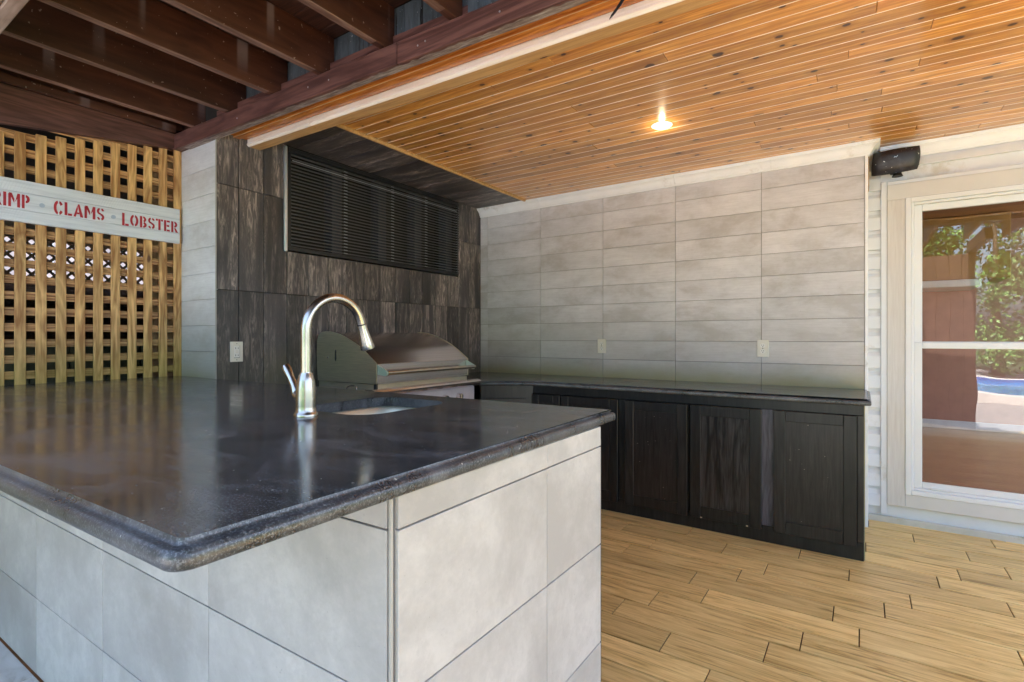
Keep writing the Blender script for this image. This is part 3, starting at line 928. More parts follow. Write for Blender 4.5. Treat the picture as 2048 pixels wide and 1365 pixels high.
for i in range(24):
    box('fence_board', 'fence', (-10.03, -7 + i * 0.6, 0.9), (-10.0, -6.41 + i * 0.6, 5.2), nf, bev=0.004)
hs = sheet('side_yard', 'yard', (-14, -6), (-6.7, 8), 0.9, th=1.0)

# ------------------------------------------------------------------ sign
sg = thing('seafood_sign', 'long whitewashed board sign with red stencilled seafood words', 'sign', (-3.49, 0.9, 1.9))
for z0, z1 in ((1.794, 1.8525), (1.8535, 1.940), (1.941, 2.004)):
    box('sign_board', 'sign_white', (-3.511, -0.35, z0), (-3.488, 1.508, z1), sg, bev=0.002)

def arc_band(cx, cy, ro, ri, a0, a1, asp=1.0, n=14):
    o = [(cx + ro * asp * math.cos(R(a0 + (a1 - a0) * i / n)), cy + ro * math.sin(R(a0 + (a1 - a0) * i / n))) for i in range(n + 1)]
    i_ = [(cx + ri * asp * math.cos(R(a0 + (a1 - a0) * i / n)), cy + ri * 1.0 * math.sin(R(a0 + (a1 - a0) * i / n))) for i in range(n, -1, -1)]
    return ('band', o, i_)
def rc(x0, y0, x1, y1): return ('poly', [(x0, y0), (x1, y0), (x1, y1), (x0, y1)])
def pg(*p): return ('poly', list(p))
def ell(cx, cy, ax, ay, bx, by, a0, a1, n=12):
    o = [(cx + ax * math.cos(R(a0 + (a1 - a0) * i / n)), cy + ay * math.sin(R(a0 + (a1 - a0) * i / n))) for i in range(n + 1)]
    q = [(cx + bx * math.cos(R(a0 + (a1 - a0) * i / n)), cy + by * math.sin(R(a0 + (a1 - a0) * i / n))) for i in range(n, -1, -1)]
    return ('band', o, q)
GL = {
 'I': (0.30, [rc(0.02, 0, 0.26, 1)]),
 'L': (0.66, [rc(0.02, 0, 0.25, 1), rc(0.30, 0, 0.64, 0.17)]),
 'H': (0.80, [rc(0.02, 0, 0.25, 1), rc(0.55, 0, 0.78, 1), rc(0.30, 0.41, 0.50, 0.59)]),
 'T': (0.72, [rc(0.25, 0, 0.48, 1), rc(0.0, 0.82, 0.20, 1), rc(0.53, 0.82, 0.73, 1)]),
 'E': (0.66, [rc(0.02, 0, 0.25, 1), rc(0.30, 0.83, 0.63, 1), rc(0.30, 0.42, 0.56, 0.58), rc(0.30, 0, 0.63, 0.17)]),
 'P': (0.70, [rc(0.02, 0, 0.25, 1), ell(0.34, 0.70, 0.34, 0.30, 0.10, 0.13, -90, 90)]),
 'R': (0.74, [rc(0.02, 0, 0.25, 1), ell(0.34, 0.72, 0.33, 0.28, 0.10, 0.12, -90, 90), pg((0.32, 0.40), (0.50, 0.40), (0.76, 0.0), (0.50, 0.0))]),
 'B': (0.72, [rc(0.02, 0, 0.25, 1), ell(0.33, 0.74, 0.31, 0.26, 0.10, 0.10, -78, 90), ell(0.33, 0.26, 0.36, 0.26, 0.11, 0.10, -90, 78)]),
 'O': (0.84, [ell(0.39, 0.5, 0.38, 0.5, 0.15, 0.31, 99, 261), ell(0.43, 0.5, 0.38, 0.5, 0.15, 0.31, -81, 81)]),
 'C': (0.78, [ell(0.39, 0.5, 0.38, 0.5, 0.15, 0.31, 99, 261), ell(0.43, 0.5, 0.36, 0.5, 0.15, 0.31, 30, 81), ell(0.43, 0.5, 0.36, 0.5, 0.15, 0.31, -81, -30)]),
 'S': (0.70, [ell(0.33, 0.73, 0.32, 0.28, 0.12, 0.12, 105, 265), ell(0.36, 0.73, 0.32, 0.28, 0.13, 0.12, 12, 75), ell(0.36, 0.28, 0.32, 0.28, 0.12, 0.10, -75, 85), ell(0.33, 0.28, 0.32, 0.28, 0.13, 0.12, 192, 255), pg((0.20, 0.58), (0.33, 0.62), (0.52, 0.44), (0.38, 0.39))]),
 'A': (0.82, [pg((0.0, 0), (0.20, 0), (0.38, 0.62), (0.34, 0.92)), pg((0.58, 0), (0.84, 0), (0.52, 1), (0.38, 1), (0.37, 0.88)), rc(0.28, 0.22, 0.50, 0.36)]),
 'M': (1.0, [rc(0.02, 0, 0.24, 0.93), pg((0.06, 1), (0.30, 1), (0.52, 0.58), (0.50, 0.28)), pg((0.58, 0.42), (0.76, 1), (0.98, 1), (0.98, 0), (0.74, 0), (0.74, 0.62), (0.57, 0.36))]),
}
def word(text, y0, y1, zb, h):
    wsum = sum(GL[c][0] for c in text) + 0.10 * (len(text) - 1)
    sx = (y1 - y0) / wsum
    cur = 0
    for idx, c in enumerate(text):
        wd, prs = GL[c]
        vs_, fs = [], []
        hh = h * (1.08 if idx == 0 else 1.0)
        zz = zb - (0.004 if idx == 0 else 0)
        X = -3.4872
        def tp(p, dx=0): return (X + dx, y0 + (cur + p[0]) * sx, zz + p[1] * hh)
        for pr in prs:
            if pr[0] == 'poly':
                k = len(vs_); n = len(pr[1])
                vs_ += [tp(p) for p in pr[1]] + [tp(p, -0.0009) for p in pr[1]]
                fs.append(tuple(range(k, k + n)))
                fs += [(k + i, k + (i + 1) % n, k + n + (i + 1) % n, k + n + i) for i in range(n)]
            else:
                o, q = pr[1], pr[2][::-1]
                k = len(vs_); n = len(o)
                vs_ += [tp(p) for p in o] + [tp(p) for p in q]
                fs += [(k + i, k + i + 1, k + n + i + 1, k + n + i) for i in range(n - 1)]
        add('letter', mesh_from(vs_, fs), M['red'], sg)
        cur += wd + 0.10
word('LOBSTER', 1.206, 1.497, 1.858, 0.066)
word('CLAMS', 0.905, 1.124, 1.862, 0.068)
word('SHRIMP', 0.598, 0.813, 1.864, 0.068)
for y in (0.860, 1.166):
    tube('round_mark', 'dot_grey', [(-3.489, y, 1.893), (-3.4868, y, 1.893)], 0.011, sg, seg=20)

# ------------------------------------------------------------------ island body
ib = thing('island_base', 'grey tiled island base under the black granite bar top', 'counter base', (-0.66, 0.63, 0))
IX, IY, IYB = -0.672, 0.630, 1.487
SKEW = 0.020
def fy_(u): return IY + (u - IX) * SKEW
def core(x0, x1, y1, z0, z1, y0=None):
    ya, yb = (fy_(x0) + 0.009, fy_(x1) + 0.009) if y0 is None else (y0, y0)
    prism('base_core', 'grout_isl', [(x0, ya, z0), (x1, yb, z0), (x1, y1, z0), (x0, y1, z0)], (0, 0, z1 - z0), ib)
core(-3.50, IX - 0.009, IYB - 0.001, -0.02, 0.76)
core(-3.50, IX - 0.009, 1.0, 0.7601, 0.9425)
core(-3.50, -1.64, IYB - 0.001, 0.7601, 0.9425, 1.0001)
core(-1.20, IX - 0.009, IYB - 0.001, 0.7601, 0.9425, 1.0001)
jz = [0.9425, 0.880, 0.577, 0.274, -0.029]
def itile(lo, hi): box('tile', 'tile_island', lo, hi, ib, bev=0.0012)
fx = [-0.688, -1.284, -1.892, -2.474, -3.06, -3.50]
for r in range(4):
    z1, z0 = jz[r] - 0.0017, max(0.001, jz[r + 1] + 0.0017)
    for c in range(5):
        a, b = fx[c + 1] + 0.001, fx[c] - 0.001
        yc_ = fy_((a + b) / 2) - random.uniform(0, 0.0008)
        box('tile', 'tile_island', (a, yc_, z0), (b, yc_ + 0.0095, z1), ib, bev=0.0010, rot=(0, 0, math.atan(SKEW)))
    for a, b in ((0.640, 1.157), (1.157, 1.488)):
        itile((IX - 0.0095, a + 0.001, z0), (IX + random.uniform(0, 0.001), b - 0.001, z1))
box('corner_trim', 'schluter', (-0.6855, IY - 0.0002, 0.0), (-0.6785, IY + 0.006, 0.942), ib, bev=0.001)
box('back_edge', 'black', (-0.700, 1.4885, -0.002), (-0.6735, 1.494, 0.90), ib, bev=0)

# ------------------------------------------------------------------ granite slabs
def round_poly(pts, rad, seg=8):
    out_ = []
    n = len(pts)
    for i in range(n):
        p0, p1, p2 = Vector(pts[i - 1]), Vector(pts[i]), Vector(pts[(i + 1) % n])
        r = rad[i] if hasattr(rad, '__len__') else rad
        if r <= 0:
            out_.append(tuple(p1)); continue
        a = (p0 - p1).normalized(); b = (p2 - p1).normalized()
        ang = math.acos(max(-1, min(1, a.dot(b))))
        tl = r / math.tan(ang / 2)
        c = p1 + (a + b).normalized() * (r / math.sin(ang / 2))
        s0 = p1 + a * tl - c; s1 = p1 + b * tl - c
        th0 = math.atan2(s0.y, s0.x); th1 = math.atan2(s1.y, s1.x)
        dth = (th1 - th0 + math.pi) % (2 * math.pi) - math.pi
        for k in range(seg + 1):
            th = th0 + dth * k / seg
            out_.append((c.x + r * math.cos(th), c.y + r * math.sin(th)))
    return out_
def inset_poly(pts, d):
    n = len(pts); res = []
    area = sum(pts[i][0] * pts[(i + 1) % n][1] - pts[(i + 1) % n][0] * pts[i][1] for i in range(n))
    s = 1 if area > 0 else -1
    for i in range(n):
        p0, p1, p2 = Vector(pts[i - 1]), Vector(pts[i]), Vector(pts[(i + 1) % n])
        e1 = (p1 - p0).normalized(); e2 = (p2 - p1).normalized()
        n1 = Vector((-e1.y, e1.x)) * s; n2 = Vector((-e2.y, e2.x)) * s
        mm = (n1 + n2)
        mm = mm / max(0.3, mm.dot(n1)) if mm.length > 1e-6 else n1
        q = p1 + mm * d
        res.append((q.x, q.y))
    return res
OGEE = [(0.0185, 0), (0.0178, -0.0022), (0.0168, -0.0055), (0.0145, -0.0078), (0.011, -0.0088), (0.0070, -0.0096), (0.0036, -0.0115), (0.0012, -0.0148), (0, -0.019), (0, -0.0265), (0.0012, -0.0310), (0.0040, -0.0340), (0.008, -0.0350)]
def slab(parent, outline, top, hole=None, prof=OGEE):
    """polished top as one part, moulded edge as another"""
    tp_ = inset_poly(outline, prof[0][0])
    bm = bmesh.new()
    vo = [bm.verts.new((x, y, top)) for x, y in tp_]
    es = [bm.edges.new((vo[i], vo[(i + 1) % len(vo)])) for i in range(len(vo))]
    if hole:
        vh = [bm.verts.new((x, y, top)) for x, y in hole]
        es += [bm.edges.new((vh[i], vh[(i + 1) % len(vh)])) for i in range(len(vh))]
    bmesh.ops.triangle_fill(bm, use_beauty=True, use_dissolve=False, edges=es)
    bmesh.ops.recalc_face_normals(bm, faces=bm.faces)
    if sum(f.normal.z for f in bm.faces) < 0:
        for f in bm.faces: f.normal_flip()
    me = bpy.data.meshes.new('top'); bm.to_mesh(me); bm.free()
    add('slab_top', me, M['granite'], parent)
    vs_, fs = [], []
    rings = [[(x, y, top + dz) for x, y in inset_poly(outline, ins)] for ins, dz in prof]
    n = len(outline)
    for rg in rings: vs_ += rg
    for k in range(len(rings) - 1):
        for i in range(n):
            fs.append((k * n + i, k * n + (i + 1) % n, (k + 1) * n + (i + 1) % n, (k + 1) * n + i))
    b0 = (len(rings) - 1) * n
    if not hole: fs.append(tuple(range(b0, b0 + n)))
    me = mesh_from(vs_, fs, True)
    add('slab_edge', me, M['granite_edge'], parent)
    if hole:
        bm = bmesh.new()
        vo = [bm.verts.new(p) for p in rings[-1]]
        vh = [bm.verts.new((x, y, rings[-1][0][2])) for x, y in inset_poly(hole, -0.002)]
        es = [bm.edges.new((q[i], q[(i + 1) % len(q)])) for q in (vo, vh) for i in range(len(q))]
        bmesh.ops.triangle_fill(bm, use_beauty=True, use_dissolve=False, edges=es)
        me = bpy.data.meshes.new('under'); bm.to_mesh(me); bm.free()
        add('slab_underside', me, M['granite_edge'], parent)
it = thing('granite_counter', 'thick black granite bar top with ogee edge and sink cut-out', 'countertop', (-1.5, 0.9, ISL_TOP))
outl = round_poly([(-0.643, 0.270), (-0.668, 1.605), (-3.085, 1.527), (-3.509, 1.527), (-3.509, 0.183)], [0.03, 0.012, 0, 0, 0])
HU0, HU1, HV0, HV1 = -1.592, -1.238, 1.035, 1.452
hole = round_poly([(HU0, HV0), (HU1, HV0), (HU1, HV1), (HU0, HV1)], 0.095, 8)
slab(it, outl, ISL_TOP, hole)
# cut wall of the hole
vs_ = [(x, y, ISL_TOP) for x, y in hole] + [(x, y, ISL_TOP - 0.004) for x, y in inset_poly(hole, -0.002)] + [(x, y, ISL_TOP - 0.036) for x, y in inset_poly(hole, -0.002)]
n = len(hole)
fs = [(k * n + i, k * n + (i + 1) % n, (k + 1) * n + (i + 1) % n, (k + 1) * n + i) for k in range(2) for i in range(n)]
add('sink_cutout_edge', mesh_from(vs_, fs), M['granite_edge'], it)

sk = thing('bar_sink', 'small undermounted stainless bar sink beside the faucet', 'sink', (-1.42, 1.24, 0.8))
rings = []
for ins, z in ((-0.012, 0.9435), (-0.004, 0.943), (0.006, 0.935), (0.012, 0.90), (0.018, 0.83), (0.030, 0.805), (0.055, 0.795), (0.09, 0.792)):
    rings.append([(x, y, z) for x, y in inset_poly(hole, ins)])
vs_, fs = [], []
for rg in rings: vs_ += rg
for k in range(len(rings) - 1):
    for i in range(n): fs.append((k * n + i, k * n + (i + 1) % n, (k + 1) * n + (i + 1) % n, (k + 1) * n + i))
fs.append(tuple(range((len(rings) - 1) * n, len(rings) * n)))
add('bowl', mesh_from(vs_, fs, True), M['sink_steel'], sk)
tube('drain', 'steel', [(-1.415, 1.245, 0.7922), (-1.415, 1.245, 0.7950)], [0.042, 0.038], sk, seg=24)

# faucet
fa = thing('gooseneck_faucet', 'brushed nickel gooseneck faucet with pull-down spray head', 'faucet', (-1.393, 0.952, ISL_TOP))
fx0, fy0 = -1.393, 0.952
lev = [(0.0355, 0.0), (0.0355, 0.005), (0.033, 0.009), (0.030, 0.013), (0.0295, 0.03), (0.0298, 0.055), (0.0285, 0.08), (0.0255, 0.105), (0.021, 0.122), (0.0175, 0.129), (0.0172, 0.131)]
tube('faucet_body', 'nickel', [(fx0, fy0, ISL_TOP + 0.0004 + z) for r_, z in lev], [r_ for r_, z in lev], fa, seg=32)
Rr = 0.106
zc = 1.236
pts = [(fx0, fy0, ISL_TOP + 0.125), (fx0, fy0, 1.15), (fx0, fy0, zc)]
for i in range(1, 19):
    th = math.pi - i * (math.pi - R(14)) / 18
    pts.append((fx0, fy0 + Rr + Rr * math.cos(th), zc + Rr * math.sin(th)))
tube('neck', 'nickel', pts, 0.0152, fa, seg=24)
p = Vector(pts[-1]); tg = (Vector(pts[-1]) - Vector(pts[-2])).normalized()
tube('collar', 'black_metal', [p, p + tg * 0.004], 0.0156, fa, seg=24)
hp = [(0.004, 0.0156), (0.020, 0.0160), (0.040, 0.0182), (0.070, 0.0222), (0.084, 0.0238), (0.088, 0.0230), (0.0885, 0.020)]
tube('spray_head', 'nickel', [p + tg * a for a, r_ in hp], [r_ for a, r_ in hp], fa, seg=24)
hub = Vector((fx0 - 0.026, fy0, 1.036))
tube('lever_hub', 'nickel', [hub, hub + Vector((-0.018, 0, 0.004)), hub + Vector((-0.024, 0, 0.006))], [0.019, 0.018, 0.012], fa, seg=20)
lp = [Vector((fx0 - 0.040, fy0, 1.026)), Vector((fx0 - 0.048, fy0, 1.046)), Vector((fx0 - 0.060, fy0, 1.068)), Vector((fx0 - 0.078, fy0, 1.092)), Vector((fx0 - 0.096, fy0, 1.116)), Vector((fx0 - 0.104, fy0, 1.126)), Vector((fx0 - 0.107, fy0, 1.129))]
tube('lever', 'nickel', lp, [0.013, 0.0155, 0.0115, 0.0115, 0.0150, 0.0125, 0.006], fa, seg=16)

# ------------------------------------------------------------------ low counter
lc = thing('low_countertop', 'low black granite counter running along the grey tile wall', 'countertop', (-1.0, 3.7, CTR_TOP))
slab(lc, round_poly([(0.040, 3.372), (0.040, 4.0285), (-3.0885, 4.0285), (-3.0885, 3.150), (-2.425, 3.150), (-2.095, 3.372)], [0.006, 0, 0, 0, 0, 0], 3), CTR_TOP)
box('seam', 'grout', (-1.473, 3.3915, CTR_TOP - 0.001), (-1.4705, 4.008, CTR_TOP + 0.0006), lc, bev=0)
box('seam', 'grout', (-1.473, 3.3714, CTR_TOP - 0.030), (-1.4705, 3.374, CTR_TOP - 0.018), lc, bev=0)
lw = thing('grill_side_countertop', 'low black granite counter to the left of the grill', 'countertop', (-2.8, 1.85, CTR_TOP))
slab(lw, [(-2.43, 1.64), (-2.43, 2.085), (-3.0885, 2.085), (-3.0885, 1.64)], CTR_TOP)
box('counter_support', 'black_wood', (-3.088, 1.66, 0.0), (-2.46, 2.08, 0.846), lw, bev=0.002)

# black cabinets
FY = 3.400
cb = thing('base_cabinet', 'black painted base cabinet run with shaker doors under the low counter', 'cabinet', (-1.0, FY, 0))
box('carcass', 'black_wood', (-2.10, FY + 0.022, 0.0), (0.0055, 4.02, 0.8465), cb, bev=0)
box('top_rail', 'black_wood', (-2.10, FY, 0.790), (0.0065, FY + 0.0218, 0.8465), cb, bev=0.002)
box('bottom_rail', 'black_wood', (-2.10, FY + 0.001, 0.0), (0.0065, FY + 0.0218, 0.098), cb, bev=0.002)
for a, b in ((-0.024, 0.0065), (-0.505, -0.428), (-0.945, -0.925), (-1.402, -1.352), (-1.862, -1.846), (-2.10, -2.245 + 0.1)):
    a, b = min(a, b), max(a, b)
    box('stile', 'sheen_stile' if a == -0.505 else 'black_wood', (a, FY + 0.001, 0.0985), (b, FY + 0.0218, 0.7895), cb, bev=0.002)
DOORS = [(-0.432, -0.027, 0.076, 0.789, 0.060, 'right'), (-0.912, -0.499, 0.076, 0.787, 0.064, ''), (-1.352, -0.932, 0.074, 0.785, 0.062, ''), (-1.847, -1.403, 0.074, 0.785, 0.060, ''), (-2.097, -1.860, 0.074, 0.785, 0.055, '')]
for i, (a, b, z0, z1, mg, _) in enumerate(DOORS):
    y1 = FY - 0.0008
    y0 = FY - 0.019 - (0.003 if i == 1 else 0)
    dr = box('door', 'worn_panel' if i == 1 else 'black_panel', (a + mg - 0.002, y0 + 0.007, z0 + mg), (b - mg + 0.002, y1, z1 - mg), cb, bev=0.001)
    for nm, lo, hi in (('door_stile', (a, y0, z0), (a + mg, y1 - 0.0003, z1)), ('door_stile', (b - mg, y0, z0), (b, y1 - 0.0003, z1)),
                       ('door_rail', (a + mg + 0.0004, y0 + 0.0006, z0), (b - mg - 0.0004, y1 - 0.0003, z0 + mg + 0.012)), ('door_rail', (a + mg + 0.0004, y0 + 0.0006, z1 - mg), (b - mg - 0.0004, y1 - 0.0003, z1))):
        box(nm, 'black_wood', lo, hi, dr, bev=0.0022)
    if i == 1:
        for x in (a + mg, b - mg - 0.018):
            box('chipped_spot', 'bare_nick', (x, y0 - 0.0008, z0 + 0.003), (x + 0.011, y0 + 0.001, z0 + 0.010), dr, bev=0)
# diagonal corner cabinet
dg = thing('corner_cabinet', 'narrow diagonal black cabinet between the grill and the base cabinets', 'cabinet', (-2.3, 3.25, 0))
prism('carcass', 'black_wood', [(-2.103, 3.402, 0.0), (-2.103, 4.0, 0.0), (-2.40, 4.0, 0.0), (-2.44, 3.170, 0.0), (-2.425, 3.168, 0.0)], (0, 0, 0.8455), dg)
ang = math.atan2(3.402 - 3.168, -2.103 + 2.425)
me = box_mesh(0.29, 0.016, 0.66, 0.002, M['black_panel'])
c0 = Vector((-2.264, 3.285, 0.42)) + Vector((math.sin(ang), -math.cos(ang), 0)) * 0.009
dd = add('door', me, None, dg, c0, rot=(0, 0, ang))

# side panel of the cabinet run
sp = thing('cabinet_side_panel', 'light tiled side panel closing the right end of the cabinets', 'panel', (0.01, 3.7, 0))
for r in range(5):
    z1 = 0.846 - r * 0.17
    box('tile', 'tile_wall', (0.007, 3.415, max(0.002, z1 - 0.168)), (0.0115, 4.02, z1), sp, bev=0.0005)

# ------------------------------------------------------------------ grill
VL, VR = 2.176, 3.073
gr = thing('built_in_grill', 'stainless built-in gas grill with closed curved hood', 'grill', (-2.75, 2.62, 0.88))
box('firebox', 'steel_side', (-3.06, VL + 0.012, 0.80), (-2.475, VR - 0.012, 0.925), gr, bev=0.003)
box('flange', 'steel', (-3.02, VL - 0.076, 0.8845), (-2.44, VR + 0.060, 0.893), gr, bev=0.002)
prof = [(-3.052, 0.926), (-3.062, 1.02), (-3.065, 1.12), (-3.060, 1.19), (-3.045, 1.235), (-3.01, 1.252), (-2.966, 1.257), (-2.90, 1.252), (-2.829, 1.238), (-2.775, 1.222), (-2.724, 1.202), (-2.675, 1.182), (-2.631, 1.160), (-2.549, 1.110), (-2.473, 1.057), (-2.473, 0.930), (-2.50, 0.928)]
for nm, y in (('hood_side', VL), ('hood_side', VR - 0.006)):
    prism(nm, 'steel_side', [(x, y, z) for x, z in prof], (0, 0.006, 0), gr)
# curved lid sheet between the sides
def catmull(cv, n_=6):
    res = []
    for i in range(len(cv) - 1):
        p0, p1, p2, p3 = cv[max(i - 1, 0)], cv[i], cv[i + 1], cv[min(i + 2, len(cv) - 1)]
        for k in range(n_):
            t_ = k / n_
            res.append(tuple(0.5 * (2 * p1[a] + (p2[a] - p0[a]) * t_ + (2 * p0[a] - 5 * p1[a] + 4 * p2[a] - p3[a]) * t_ ** 2 + (3 * p1[a] - p0[a] - 3 * p2[a] + p3[a]) * t_ ** 3) for a in (0, 1)))
    res.append(cv[-1])
    return res
fine = catmull([(-3.060, 1.19), (-3.02, 1.243), (-2.945, 1.256), (-2.829, 1.238), (-2.724, 1.202), (-2.600, 1.145), (-2.473, 1.057)])
vs_, fs = [], []
for x, z in fine:
    vs_ += [(x - 0.003, VL + 0.0062, z - 0.004), (x - 0.003, VR - 0.0062, z - 0.004)]
for i in range(len(fine) - 1): fs.append((2 * i, 2 * i + 1, 2 * i + 3, 2 * i + 2))
me = mesh_from(vs_, fs, True)
add('hood_lid', me, M['steel'], gr)
box('hood_front', 'steel', (-2.484, VL + 0.0063, 0.985), (-2.4755, VR - 0.0063, 1.052), gr, bev=0.001)
box('hood_front', 'steel', (-2.484, VL + 0.0063, 0.934), (-2.4745, VR - 0.0063, 0.9845), gr, bev=0.001)
box('seam_strip', 'steel', (-2.500, VL + 0.02, 0.905), (-2.482, VR - 0.03, 0.9335), gr, bev=0.002)
tube('handle', 'nickel', [(-2.402, VL + 0.025, 0.998), (-2.402, VR - 0.012, 0.998)], 0.0135, gr, seg=18)
M['green_plate'] = plain('pale green cast bracket', (0.46, 0.58, 0.50), 0.35, 0.3)
for y in (VL + 0.012, VR - 0.026):
    prism('handle_bracket', 'green_plate', [(-2.4735, y, 1.045), (-2.4735, y, 0.985), (-2.405, y, 0.980), (-2.392, y, 0.990), (-2.392, y, 1.004), (-2.402, y, 1.012)], (0, 0.012, 0), gr)
tube('hood_slot', 'black', [(-2.862, VL - 0.0005, z) for z in (1.060, 1.075, 1.10, 1.125, 1.135)], [0.003, 0.0062, 0.0062, 0.006, 0.003], gr, seg=10)
tube('rivet', 'nickel', [(-2.945, VL + 0.0005, 1.085), (-2.945, VL - 0.004, 1.085)], [0.0075, 0.004], gr, seg=12)
# front bullnose shelf
bn = [(-2.49, 0.900), (-2.43, 0.902), (-2.405, 0.896), (-2.396, 0.886), (-2.398, 0.874), (-2.410, 0.862), (-2.440, 0.848), (-2.455, 0.846), (-2.49, 0.846)]
prism('control_shelf', 'steel', [(x, VL - 0.075, z) for x, z in bn], (0, VR + 0.062 - VL + 0.075, 0), gr)
M['panel_grey'] = plain('lavender grey steel panel', (0.52, 0.49, 0.54), 0.4, 0.3)
box('control_panel', 'panel_grey', (-2.466, VL - 0.07, 0.60), (-2.450, VR + 0.045, 0.8455), gr, bev=0.003)
for y in (2.30, 2.46, 2.62, 2.775, 2.93):
    kb = tube('control_knob', 'steel', [(-2.4495, y, 0.786), (-2.435, y, 0.786), (-2.420, y, 0.786)], [0.026, 0.024, 0.021], gr, seg=20)
    box('knob_grip', 'nickel', (-2.4196, y - 0.004, 0.768), (-2.412, y + 0.004, 0.804), kb, bev=0.001)
for y in (2.80, 2.905):
    tube('ignition_light', 'nickel', [(-2.4495, y, 0.775), (-2.444, y, 0.775)], 0.006, gr, seg=10)
hk = [(-2.70, VL - 0.045, 0.893), (-2.685, VL - 0.043, 0.906), (-2.655, VL - 0.042, 0.914), (-2.625, VL - 0.042, 0.914), (-2.605, VL - 0.043, 0.908), (-2.60, VL - 0.044, 0.894)]
tube('lift_loop', 'nickel', hk, 0.0045, gr, seg=10)
box('rubber_foot', 'black', (-2.485, VL - 0.012, 0.894), (-2.462, VL + 0.004, 0.928), gr, bev=0.002)
box('grill_cabinet', 'steel', (-3.05, VL - 0.07, 0.05), (-2.468, VR + 0.045, 0.598), gr, bev=0.004)
box('rear_vent', 'steel_side', (-3.082, VL + 0.02, 0.93), (-3.068, VR - 0.02, 1.10), gr, bev=0.001)

# ------------------------------------------------------------------ outlets
def outlet(loc, axis, kind, label):
    o = thing('wall_outlet', label, 'outlet', loc, group='electrical outlets on the tile walls')
    def P_(du, dz, dn):   # along wall, up, out of wall
        return (loc[0] + dn, loc[1] + du, loc[2] + dz) if axis == 'x' else (loc[0] + du, loc[1] - dn, loc[2] + dz)
    def bx(nm, mat, du0, du1, dz0, dz1, dn0, dn1, par, bev=0.0006):
        a = P_(du0, dz0, dn0); b = P_(du1, dz1, dn1)
        lo = tuple(min(a[i], b[i]) for i in range(3)); hi = tuple(max(a[i], b[i]) for i in range(3))
        return box(nm, mat, lo, hi, par, bev=bev)
    bx('cover_plate', 'outlet', -0.038, 0.038, -0.060, 0.060, 0.0013, 0.007, o, 0.0018)
    if kind == 'gfci':
        f = bx('receptacle', 'outlet_face', -0.0165, 0.0165, -0.034, 0.034, 0.0072, 0.0095, o)
        for s in (-1, 1):
            bx('slot', 'slot', -0.009, -0.006, s * 0.021 - 0.005, s * 0.021 + 0.005, 0.0093, 0.0099, f, 0)
            bx('slot', 'slot', 0.006, 0.009, s * 0.021 - 0.004, s * 0.021 + 0.004, 0.0093, 0.0099, f, 0)
            bx('reset_button', 'outlet', -0.008, 0.008, s * 0.0045 - 0.003, s * 0.0045 + 0.003, 0.0093, 0.0108, f, 0.0004)
        bx('shadow_gap', 'slot', 0.0168, 0.0185, -0.036, 0.036, 0.0068, 0.0074, o, 0)
        bx('shadow_gap', 'slot', -0.0165, 0.0165, -0.0365, -0.0345, 0.0068, 0.0074, o, 0)
    else:
        for s in (-1, 1):
            c = P_(0, s * 0.0195, 0.0068); d_ = P_(0, s * 0.0195, 0.0092)
            f = tube('receptacle', 'outlet_face', [c, d_], 0.0165, o, seg=20)
            bx('slot', 'slot', -0.0075, -0.005, s * 0.0195 - 0.001, s * 0.0195 + 0.008, 0.0090, 0.0096, f, 0)
            bx('slot', 'slot', 0.005, 0.0075, s * 0.0195 - 0.001, s * 0.0195 + 0.008, 0.0090, 0.0096, f, 0)
            bx('slot', 'slot', -0.0025, 0.0025, s * 0.0195 - 0.010, s * 0.0195 - 0.005, 0.0090, 0.0096, f, 0)
    for dz in ((-0.048, 0.048) if kind == 'gfci' else (0,)):
        tube('screw', 'nickel', [P_(0, dz, 0.0065), P_(0, dz, 0.0082)], 0.003, o, seg=8)
outlet((DARK_X, 1.6435, 1.131), 'x', 'gfci', 'cream rocker outlet on the dark tile wall')
outlet((-1.810, WALL_Y, 1.144), 'y', 'duplex', 'white duplex outlet on the grey tile wall, nearer the grill')
outlet((-0.5825, WALL_Y, 1.138), 'y', 'duplex', 'white duplex outlet on the grey tile wall, nearer the window')

# ------------------------------------------------------------------ sided house wall and window
hw = thing('sided_wall', 'off white lap sided house wall around the window', 'wall', (1.5, HOUSE_Y, 0))
GX0, GX1 = 0.320, 1.150       # glass
FX0, FX1 = 0.229, 1.240       # vinyl frame
FZ0, FZ1 = 0.205, 2.115
box('wall_core', 'siding', (0.030, HOUSE_Y + 0.016, -0.02), (FX0 + 0.01, HOUSE_Y + 0.12, 2.62), hw, bev=0)
box('wall_core', 'siding', (FX1 - 0.01, HOUSE_Y + 0.016, -0.02), (3.3, HOUSE_Y + 0.12, 2.62), hw, bev=0)
box('wall_core', 'siding', (FX0 + 0.01, HOUSE_Y + 0.016, -0.02), (FX1 - 0.01, HOUSE_Y + 0.12, FZ0 + 0.01), hw, bev=0)
box('wall_core', 'siding', (FX0 + 0.01, HOUSE_Y + 0.016, FZ1 - 0.01), (FX1 - 0.01, HOUSE_Y + 0.12, 2.62), hw, bev=0)
CX0, CX1, CZ0, CZ1 = 0.134, 1.335, 0.122, 2.212
def lap(x0, x1, z0, z1):
    """one course: tapered board, butt standing proud at the bottom"""
    pts = [(x0, HOUSE_Y + 0.0155, z0), (x0, HOUSE_Y - 0.010, z0), (x0, HOUSE_Y - 0.011, z0 + 0.004), (x0, HOUSE_Y - 0.006, z0 + (z1 - z0) * 0.62), (x0, HOUSE_Y + 0.009, z1 - 0.022), (x0, HOUSE_Y + 0.011, z1), (x0, HOUSE_Y + 0.0155, z1)]
    prism('lap_board', 'siding', pts, (x1 - x0, 0, 0), hw)
z = 2.190 - 0.1308 * 17
